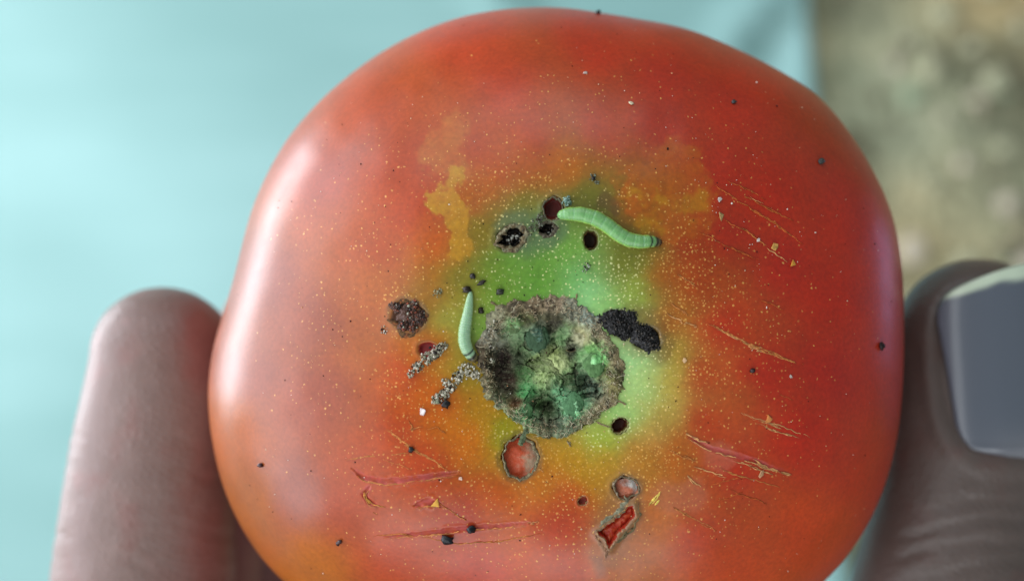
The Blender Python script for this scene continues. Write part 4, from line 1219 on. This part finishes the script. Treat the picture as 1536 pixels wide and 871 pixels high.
for a in [(668, 605, 8, 7, .4, (20, 18, 20), 'square black pellet at the end of the whitish crumb chain'),
          (672, 807, 12, 7.5, -.35, (22, 26, 32), 'glossy black pellet, larger of the pair on the lower scratch'),
          (706, 792, 7.5, 7, .3, (22, 26, 32), 'black pellet, smaller of the pair on the lower scratch'),
          (617, 673, 6, 5, .5, (28, 22, 24), 'black pellet sitting on the long tan scratch below the crumbs'),
          (1320, 519, 5, 7, .2, (30, 10, 12), 'dark speck near the tomato edge beside the thumb'),
          (1231, 243, 6.5, 5, 0, (64, 66, 64), 'grey pellet on the plain red skin of the upper side'),
          (897, 21, 4.5, 4, 0, (24, 18, 20), 'black speck on the far upper rim of the tomato'),
          (1128, 556, 4.5, 4, 0, (40, 10, 8), 'dark speck between the two longest scratches on the red side'),
          (392, 697, 4.5, 4, 0, (50, 12, 20), 'dark maroon speck beside the forefinger'),
          (509, 812, 5, 4, .7, (60, 34, 34), 'dark brown speck left of the lower scratches'),
          (709, 414, 5, 5.5, 0, (34, 26, 22), 'black crumb just above the tip of the small larva'),
          (722, 424, 8, 4.5, .4, (40, 32, 26), 'elongated black crumb right above the small larva'),
          (750, 437, 8, 5.5, .3, (44, 46, 34), 'dark greenish crumb above the corky ring'),
          (721, 465, 5, 6, .2, (40, 30, 22), 'dark crumb between the small larva and the scar'),
          (700, 435, 8, 5, 0, (46, 36, 28), 'dark crumb under the pointed tip of the small larva'),
          (890, 268, 3, 4, 0.5, (24, 20, 18), 'black grain beside the pale crumbs above the caterpillar'),
          (1100, 154, 4, 3.5, 0, (50, 50, 50), 'grey grain on the upper red skin')]:
    pellet(*a[:6], 1400 + a[0], a[6])
for a in [(634, 617, 7, 8, 0, (216, 206, 204), 'white flake below the crumb chain on the orange skin', 5),
          (946, 156, 4.5, 5.5, 0, (214, 200, 170), 'cream flake alone on the upper red skin', 6),
          (878, 110, 3.6, 4, 0, (200, 180, 170), 'tiny pale flake nearest the upper rim', 5),
          (1079, 299, 5, 5, 0, (206, 196, 188), 'round pale flake beside the yellow blotch', 6),
          (691, 717, 4, 4, 0, (214, 180, 160), 'pale flake at the end of the pink slit', 5),
          (1027, 540, 4.5, 5, 0, (196, 160, 120), 'pale tan flake right of the black frass clump', 6),
          (1137, 360, 5, 3, 0, (220, 210, 200), 'white flake on the short scratch by the skin chips', 5),
          (1186, 565, 4, 3, 0, (180, 170, 160), 'greyish flake below the longest scratch', 5)]:
    o = chip('pale_flake', a[0], a[1], (a[2] + a[3]) / 2, a[5], 1500 + a[0], a[7], asp=0.85)
    tag(o, a[6], 'flake')


def dust(name, n, size, cols, seed, label, region, dens):
    r_ = np.random.default_rng(seed); vs, fs, cs = [], [], []; k = 0
    U = r_.uniform(region[0], region[2], n); V = r_.uniform(region[1], region[3], n)
    keep = r_.uniform(0, 1, n) < dens(U, V)
    U, V = U[keep], V[keep]
    x, y, z = P(U, V)
    for i in range(len(U)):
        if not np.isfinite(z[i]) or z[i] < 3: continue
        s = r_.uniform(*size) * (1.6 if r_.uniform() > 0.93 else 1.0)
        v = ICOV * (1 + r_.uniform(-.3, .3, (12, 1))) * s * r_.uniform(.6, 1.3, 3) * np.array([1, 1, .6]) + np.array([x[i], y[i], z[i] + s * 0.3])
        vs.append(v); fs.append(ICOF + k); k += 12
        cs.append(np.tile(lin(cols[r_.integers(len(cols))]), (12, 1)))
    o = mesh_np(name, np.concatenate(vs), np.concatenate(fs), M_CRUST, None, color=np.concatenate(cs))
    return tag(o, label, 'dust', kind='stuff')


dust('dark_dust', 1300, (0.025, 0.075), [(30, 20, 20), (60, 24, 26), (44, 36, 32)], 1600, 'fine dark specks of dust all over the tomato skin',
     (330, 30, 1340, 870), lambda u, v: 0.16 + 0.5 * np.exp(-(((u - 760) / 190) ** 2 + ((v - 470) / 150) ** 2)))
dust('pale_dust', 1500, (0.02, 0.065), [(216, 190, 160), (226, 214, 200), (206, 150, 110)], 1610, 'fine pale specks of dust over the red skin',
     (380, 40, 1320, 860), lambda u, v: 0.18 + 0.5 * np.exp(-(((u - 1120) / 130) ** 2 + ((v - 300) / 200) ** 2)))


# ------------------------------------------------------------------ the hand
def hx(px, py, z):
    x, y = to_mm(px, py, z)
    return np.array([float(x), float(y), float(z)])


def sweep(path, ra, rb, ups, na=40, nsub=60):
    """closed tube: path points (mm), half-widths ra (across) and rb (towards 'up'), rounded ends"""
    path = np.array(path, float); n = len(path)
    s = np.r_[0, np.cumsum(np.linalg.norm(np.diff(path, axis=0), axis=1))]
    t = np.linspace(0, s[-1], nsub)
    def sm(vals):
        vals = np.array(vals, float)
        if vals.ndim == 1: vals = vals[:, None]
        q = np.stack([np.interp(t, s, vals[:, i]) for i in range(vals.shape[1])], -1)
        k = np.exp(-0.5 * (np.arange(-9, 10) / 3.5) ** 2); k /= k.sum()
        out = []
        for i in range(q.shape[1]):
            a = q[:, i]
            pad = np.r_[2 * a[0] - a[1:10][::-1], a, 2 * a[-1] - a[-10:-1][::-1]]
            out.append(np.convolve(pad, k, 'valid'))
        return np.stack(out, -1)
    c = sm(path); a = sm(ra)[:, 0]; b = sm(rb)[:, 0]; up = sm(ups)
    T = np.gradient(c, axis=0); T /= np.linalg.norm(T, axis=1)[:, None]
    up = up - (up * T).sum(1)[:, None] * T; up /= np.linalg.norm(up, axis=1)[:, None]
    Bv = np.cross(T, up)
    rows = []
    # rounded start cap
    for q in np.linspace(0, 1, 10)[:-1]:
        sc = math.sin(q * math.pi / 2) + 0.02; off = math.cos(q * math.pi / 2)
        rows.append((c[0] - T[0] * a[0] * off, a[0] * sc, b[0] * sc, up[0], Bv[0]))
    for i in range(nsub): rows.append((c[i], a[i], b[i], up[i], Bv[i]))
    for q in np.linspace(1, 0, 10)[1:]:
        sc = math.sin(q * math.pi / 2) + 0.02; off = math.cos(q * math.pi / 2)
        rows.append((c[-1] + T[-1] * a[-1] * off, a[-1] * sc, b[-1] * sc, up[-1], Bv[-1]))
    an = np.linspace(0, 2 * math.pi, na, endpoint=False)
    V = []
    for (p, aa, bb, u_, b_) in rows:
        for t_ in an:
            V.append(p + b_ * aa * math.cos(t_) + u_ * bb * math.sin(t_))
    V = np.array(V); f = [tuple(map(int, q)) for q in grid_faces(len(rows), na)]
    f.append(tuple(range(na))[::-1]); f.append(tuple(len(V) - na + i for i in range(na)))
    return V, f


def build_hand():
    pieces = []
    Z1 = -9.0
    up = (0.15, 0, 1)
    # forefinger along the tomato's side, seen from its thumb side
    fi = [hx(244, 540, Z1), hx(234, 620, Z1), hx(226, 720, Z1 - .5), hx(216, 860, Z1 - 1), hx(212, 1000, Z1 - 2), hx(222, 1130, Z1 - 3), hx(300, 1300, Z1 - 6), hx(430, 1500, Z1 - 11), hx(560, 1640, Z1 - 16)]
    pieces.append(sweep(fi, [8.3, 8.8, 9.6, 10.6, 11.0, 10.2, 10.6, 12, 13], [7.4, 7.9, 8.4, 9, 9.4, 10, 10.4, 12, 14], [up] * 9))
    # middle, ring and little fingers under it, wrapping the tomato's lower half
    pieces.append(sweep([hx(420, 500, -27), hx(345, 640, -27), hx(290, 800, -26), hx(268, 980, -26), hx(300, 1180, -26), hx(400, 1400, -28), hx(560, 1640, -32)],
                        [7.6, 8.2, 8.7, 9.3, 9.8, 10.5, 12], [7.4, 8, 8.5, 9, 9.6, 11, 13], [up] * 7))
    pieces.append(sweep([hx(600, 560, -37), hx(480, 660, -40), hx(390, 800, -42), hx(350, 980, -43), hx(380, 1180, -43), hx(470, 1400, -45), hx(590, 1650, -47)],
                        [7.2, 7.8, 8.2, 8.8, 9.4, 10.2, 12], [7, 7.5, 8, 8.6, 9.2, 10.6, 13], [up] * 7))
    pieces.append(sweep([hx(640, 740, -46), hx(540, 830, -52), hx(480, 950, -56), hx(470, 1100, -58), hx(500, 1280, -59), hx(560, 1450, -60), hx(640, 1680, -60)],
                        [6.3, 6.8, 7.2, 7.8, 8.4, 9.4, 11], [6.2, 6.6, 7, 7.6, 8.2, 9.6, 12], [up] * 7))
    # thumb on the other side, nail towards the camera and away from the fruit
    tu = (0.34, 0.0, 1)
    zt = -8.0
    th = [hx(1466, 520, zt), hx(1468, 600, zt), hx(1462, 690, zt), hx(1440, 800, zt - .5), hx(1412, 900, zt - 1), hx(1370, 1040, zt - 3), hx(1290, 1220, zt - 8), hx(1150, 1450, zt - 16), hx(960, 1680, zt - 26)]
    pieces.append(sweep(th, [10.0, 10.5, 10.5, 10.6, 10.6, 10.8, 12, 14.5, 17], [7.8, 8.4, 8.8, 9.4, 9.6, 10, 12, 15, 18], [tu] * 9))
    # palm, web and wrist
    pieces.append(sweep([hx(520, 1600, -24), hx(700, 1700, -34), hx(860, 1800, -40), hx(960, 1950, -44)], [16, 22, 24, 22], [16, 20, 22, 20], [(0, .3, 1)] * 4))
    pieces.append(sweep([hx(560, 1640, -18), hx(720, 1640, -22), hx(900, 1640, -24), hx(1040, 1560, -20)], [11, 10, 11, 14], [10, 9, 10, 13], [(0, .3, 1)] * 4))
    pieces.append(sweep([hx(600, 1650, -40), hx(680, 1780, -46), hx(790, 1950, -48), hx(860, 2200, -46), hx(880, 2700, -44)], [20, 30, 32, 27, 27], [20, 26, 26, 20, 21], [(0.3, 0, 1)] * 5))
    pieces.append(sweep([hx(1060, 1600, -24), hx(980, 1780, -34), hx(920, 2000, -42)], [17, 20, 20], [16, 19, 19], [(0.3, 0, 1)] * 3))
    vs, fs = [], []; k = 0
    for V, f in pieces:
        vs.append(V); fs += [tuple(k + i for i in q) for q in f]; k += len(V)
    tmp = mesh_np('hand_build', np.concatenate(vs), fs, [], None)
    md = tmp.modifiers.new('r', 'REMESH'); md.mode = 'VOXEL'; md.voxel_size = 0.00055; md.use_smooth_shade = True
    s_ = tmp.modifiers.new('s', 'SMOOTH'); s_.factor = 0.5; s_.iterations = 14
    dg = bpy.context.evaluated_depsgraph_get()
    me = bpy.data.meshes.new_from_object(tmp.evaluated_get(dg))
    bpy.data.objects.remove(tmp)
    n = len(me.vertices)
    co = np.empty(n * 3, np.float32); me.vertices.foreach_get('co', co); co = co.reshape(-1, 3) / MM
    no = np.empty(n * 3, np.float32); me.vertices.foreach_get('normal', no); no = no.reshape(-1, 3)
    u, v = to_px(co[:, 0], co[:, 1], co[:, 2])
    d = np.zeros(n)
    up_ = sstep(-0.2, 0.4, no[:, 2])
    # thumb knuckle folds
    for (x0, y0, x1, y1, amp, wd) in ((1390, 770, 1560, 742, .32, 7), (1360, 800, 1560, 778, .40, 8), (1350, 832, 1560, 812, .35, 8), (1370, 862, 1560, 846, .3, 8), (1420, 748, 1560, 722, .22, 6)):
        t = np.clip((u - x0) / (x1 - x0), 0, 1)
        yy = y0 + (y1 - y0) * t + 6 * np.sin(t * 5 + y0) + 4 * vnoise(u / 30, u * 0 + y0, seed=5)
        d -= amp * np.exp(-((v - yy) / wd) ** 2) * sstep(x0 - 30, x0 + 30, u) * up_ * (co[:, 2] > -22)
    # nail bed: skin drops under the nail and swells into a fold round it
    nx_, ny_ = NAIL_C
    a = (u - nx_ - 0.10 * (v - ny_)) / 108.0; b = (v - ny_) / 136.0
    q = (np.abs(a) ** 3.2 + np.abs(b) ** 3.2) ** (1 / 3.2)
    on = (no[:, 2] > 0.1) & (co[:, 2] > -15) & (u > 1250)
    d += np.where(on, -0.75 * sstep(1.06, 0.92, q) * sstep(-1.2, -0.6, b) + 0.35 * np.exp(-((q - 1.14) / 0.09) ** 2) * sstep(-0.7, 0.1, b), 0)
    # finger joint crease on the forefinger
    for yy, amp in ((664, .16), (690, .22), (704, .16), (760, .12), (782, .16), (800, .14), (822, .18), (845, .16), (866, .2), (1010, .3), (1030, .25)):
        d -= amp * np.exp(-((v - yy - 0.10 * (u - 230) - 9 * vnoise(u / 45, u * 0 + yy, seed=6)) / 5) ** 2) * (u < 420) * (co[:, 2] > -18) * (0.5 + 0.6 * vnoise(u / 30, v / 30 + yy, seed=9))
    d += 0.05 * fbm(co[:, 0] / 1.6, co[:, 1] / 1.6, co[:, 2] / 1.6, seed=7, octaves=3) + 0.25 * fbm(co[:, 0] / 9, co[:, 1] / 9, co[:, 2] / 9, seed=8, octaves=2)
    co = co + no * d[:, None]
    # pads flatten where they press on the fruit
    dx, dy = co[:, 0] - KX, co[:, 1] - KY
    th_ = np.arctan2(dy, dx); r = np.hypot(dx, dy)
    zc = np.clip(np.abs(co[:, 2]) / np.where(co[:, 2] > 0, H_TOP, H_BOT), 0, 1)
    lim = RO(th_) * (1 - zc ** 2) ** (1 / PEXP) - 0.15
    push = (r < lim) & (np.abs(co[:, 2]) < 23) & (r > lim * 0.5)
    scl = np.where(push, lim / np.maximum(r, 1e-6), 1.0)
    co[:, 0] = KX + dx * scl; co[:, 1] = KY + dy * scl
    me.vertices.foreach_set('co', (co * MM).astype(np.float32).ravel())
    # skin colour: random darker mottling, redder towards the fruit
    base = lin((136, 112, 106)); red = lin((146, 80, 74)); dark = lin((110, 90, 82)); pale = lin((186, 150, 134))
    f1 = 0.5 + 0.5 * fbm(co[:, 0] / 7, co[:, 1] / 7, co[:, 2] / 7, seed=12, octaves=3)
    c = base[None] * (1 - f1[:, None] * 0.5) + dark[None] * f1[:, None] * 0.5
    rd = np.exp(-(((u - 330) / 60) ** 2 + ((v - 500) / 70) ** 2)) + 0.15 * np.exp(-(((u - 1360) / 50) ** 2 + ((v - 560) / 160) ** 2)) + 0.6 * np.exp(-(((u - 330) / 60) ** 2 + ((v - 820) / 60) ** 2))
    rd = rd + 0.8 * sstep(240, 350, u) * (u < 600) + 0.35 * sstep(0.1, 0.6, fbm(co[:, 0] / 3.5, co[:, 1] / 3.5, co[:, 2] / 3.5, seed=14))
    rd = np.clip(rd, 0, 1)[:, None] * 0.7
    c = c * (1 - rd) + red * rd
    c = np.where((u > 1150)[:, None], c * np.array([0.50, 0.56, 0.56]), c)  # thumb side darkened in the pigment, its shade painted in
    c = c * (1 + 0.10 * fbm(co[:, 0] / 1.2, co[:, 1] / 1.2, co[:, 2] / 1.2, seed=13))[:, None]
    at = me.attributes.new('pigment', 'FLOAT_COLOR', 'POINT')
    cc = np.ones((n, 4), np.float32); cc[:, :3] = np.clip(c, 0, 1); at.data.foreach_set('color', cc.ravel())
    m, nt, bs = new_mat('hand_skin')
    L = nt.links
    atn = N(nt, 'ShaderNodeAttribute', attribute_name='pigment'); L.new(atn.outputs['Color'], bs.inputs['Base Color'])
    bs.inputs['Roughness'].default_value = 0.42; bs.inputs['Specular IOR Level'].default_value = 0.45
    bs.inputs['Subsurface Weight'].default_value = 0.15; bs.inputs['Subsurface Radius'].default_value = (1, .4, .25); bs.inputs['Subsurface Scale'].default_value = 0.0015
    tc = N(nt, 'ShaderNodeTexCoord')
    wv = N(nt, 'ShaderNodeTexWave', wave_type='BANDS', bands_direction='DIAGONAL'); wv.inputs['Scale'].default_value = 800; wv.inputs['Distortion'].default_value = 5
    wv.inputs['Detail'].default_value = 1; wv.inputs['Detail Scale'].default_value = 0.25
    L.new(tc.outputs['Object'], wv.inputs['Vector'])
    vo = N(nt, 'ShaderNodeTexVoronoi', feature='DISTANCE_TO_EDGE'); vo.inputs['Scale'].default_value = 1100; L.new(tc.outputs['Object'], vo.inputs['Vector'])
    h = math_node(nt, 'ADD', math_node(nt, 'MULTIPLY', wv.outputs['Fac'], 0.15), math_node(nt, 'MULTIPLY', vo.outputs['Distance'], 1.0))
    bp = N(nt, 'ShaderNodeBump'); bp.inputs['Distance'].default_value = 0.00013; bp.inputs['Strength'].default_value = 0.8
    L.new(h, bp.inputs['Height']); L.new(bp.outputs['Normal'], bs.inputs['Normal'])
    me.materials.clear(); me.materials.append(m)
    me.polygons.foreach_set('use_smooth', np.ones(len(me.polygons), dtype=bool))
    me.polygons.foreach_set('material_index', np.zeros(len(me.polygons), np.int32))
    me.name = 'hand'
    o = bpy.data.objects.new('hand', me); COL.objects.link(o)
    tag(o, 'left hand gripping the tomato between forefinger and thumb', 'hand')
    return o


NAIL_C = (1512, 548)


def build_nail(hand):
    """thumbnail: a curved plate lying in the nail bed"""
    zt = -8.0; Axis = (0.34, 0.0, 1)
    nu, nv = 46, 60
    a = np.linspace(-1, 1, nu); b = np.linspace(-1, 1, nv)
    A, B = np.meshgrid(a, b)
    # rounded-rectangle outline
    wd = np.where(B < -0.55, np.sqrt(np.clip(1 - ((B + 0.55) / 0.47) ** 2 * 0.55, 0, 1)), np.where(B > 0.55, np.sqrt(np.clip(1 - ((B - 0.55) / 0.47) ** 2 * 0.72, 0, 1)), 1.0)) * (0.94 - 0.13 * B)
    tilt = math.atan2(Axis[0], Axis[2])
    halfw = 7.9
    ang = A * wd * 1.0
    # plate cross-section: arc of radius ~9.4 mm about the thumb's axis, tilted with the thumb
    Rn = 9.3
    lx = Rn * np.sin(ang); lz = Rn * np.cos(ang) * 0.86 - 0.35
    px_c = NAIL_C[0] - 44 + 0.06 * (B * 128); py_c = NAIL_C[1] + B * 134 - 14 * (1 - A ** 2) * (B < 0) * np.abs(B) + 8 * (1 - A ** 2) * (B > 0) * B - A * 20 * np.clip(-B, 0, 1)
    cx, cy = to_mm(px_c, py_c, zt)
    x = cx + lx * math.cos(tilt) + lz * math.sin(tilt)
    z = zt + 0.9 - lx * math.sin(tilt) + lz * math.cos(tilt)
    # lengthwise curve: dips under the fold at the cuticle, droops at the free edge
    z = z - 0.55 * np.clip(-B - 0.3, 0, 1) ** 2 * 2 - 0.9 * sstep(0.8, 1.0, B)
    y = cy
    z = z + 0.02 * vnoise(A * 9, B * 0.5, seed=3) + 0.28 * np.exp(-((B - 0.80 - 0.04 * A ** 2) / 0.035) ** 2) + 0.30 * np.exp(-((B - 0.93 - 0.03 * A ** 2) / 0.03) ** 2)
    top = np.stack([x, y, z], -1).reshape(-1, 3); n = len(top)
    bot = top - np.array([0.1, 0, 0.45])
    f1 = grid_faces(nv, nu, False)
    ring = np.r_[np.arange(nu), np.arange(1, nv) * nu + nu - 1, (nv - 1) * nu + np.arange(nu - 2, -1, -1), np.arange(nv - 2, 0, -1) * nu]
    rn = np.roll(ring, -1)
    side = np.stack([ring, ring + n, rn + n, rn], -1)
    edge = sstep(-0.84, -0.90, B + 0.02 * vnoise(A * 4, A * 0, seed=8)); lun = np.exp(-((A / 0.6) ** 2 + ((B - 1.05) / 0.32) ** 2))
    c = lin((92, 98, 110))[None, None] * np.ones(A.shape + (1,))
    c = c * (1 - 0.35 * lun[..., None]) + lin((186, 178, 176)) * 0.35 * lun[..., None]
    c = c * (1 - edge[..., None]) + lin((206, 220, 196)) * edge[..., None]
    c = c.reshape(-1, 3)
    m = attr_mat('nail_plate', rough=0.3, spec=0.7, sss=0.0, bump=0.012, bump_scale=500, coat=0.4)
    o = mesh_np('thumbnail', np.r_[top, bot], np.r_[f1[:, ::-1], f1 + n, side], m, hand, color=np.r_[c, c])
    o['label'] = 'greyish thumbnail with pale free edge'


HAND = build_hand()
build_nail(HAND)
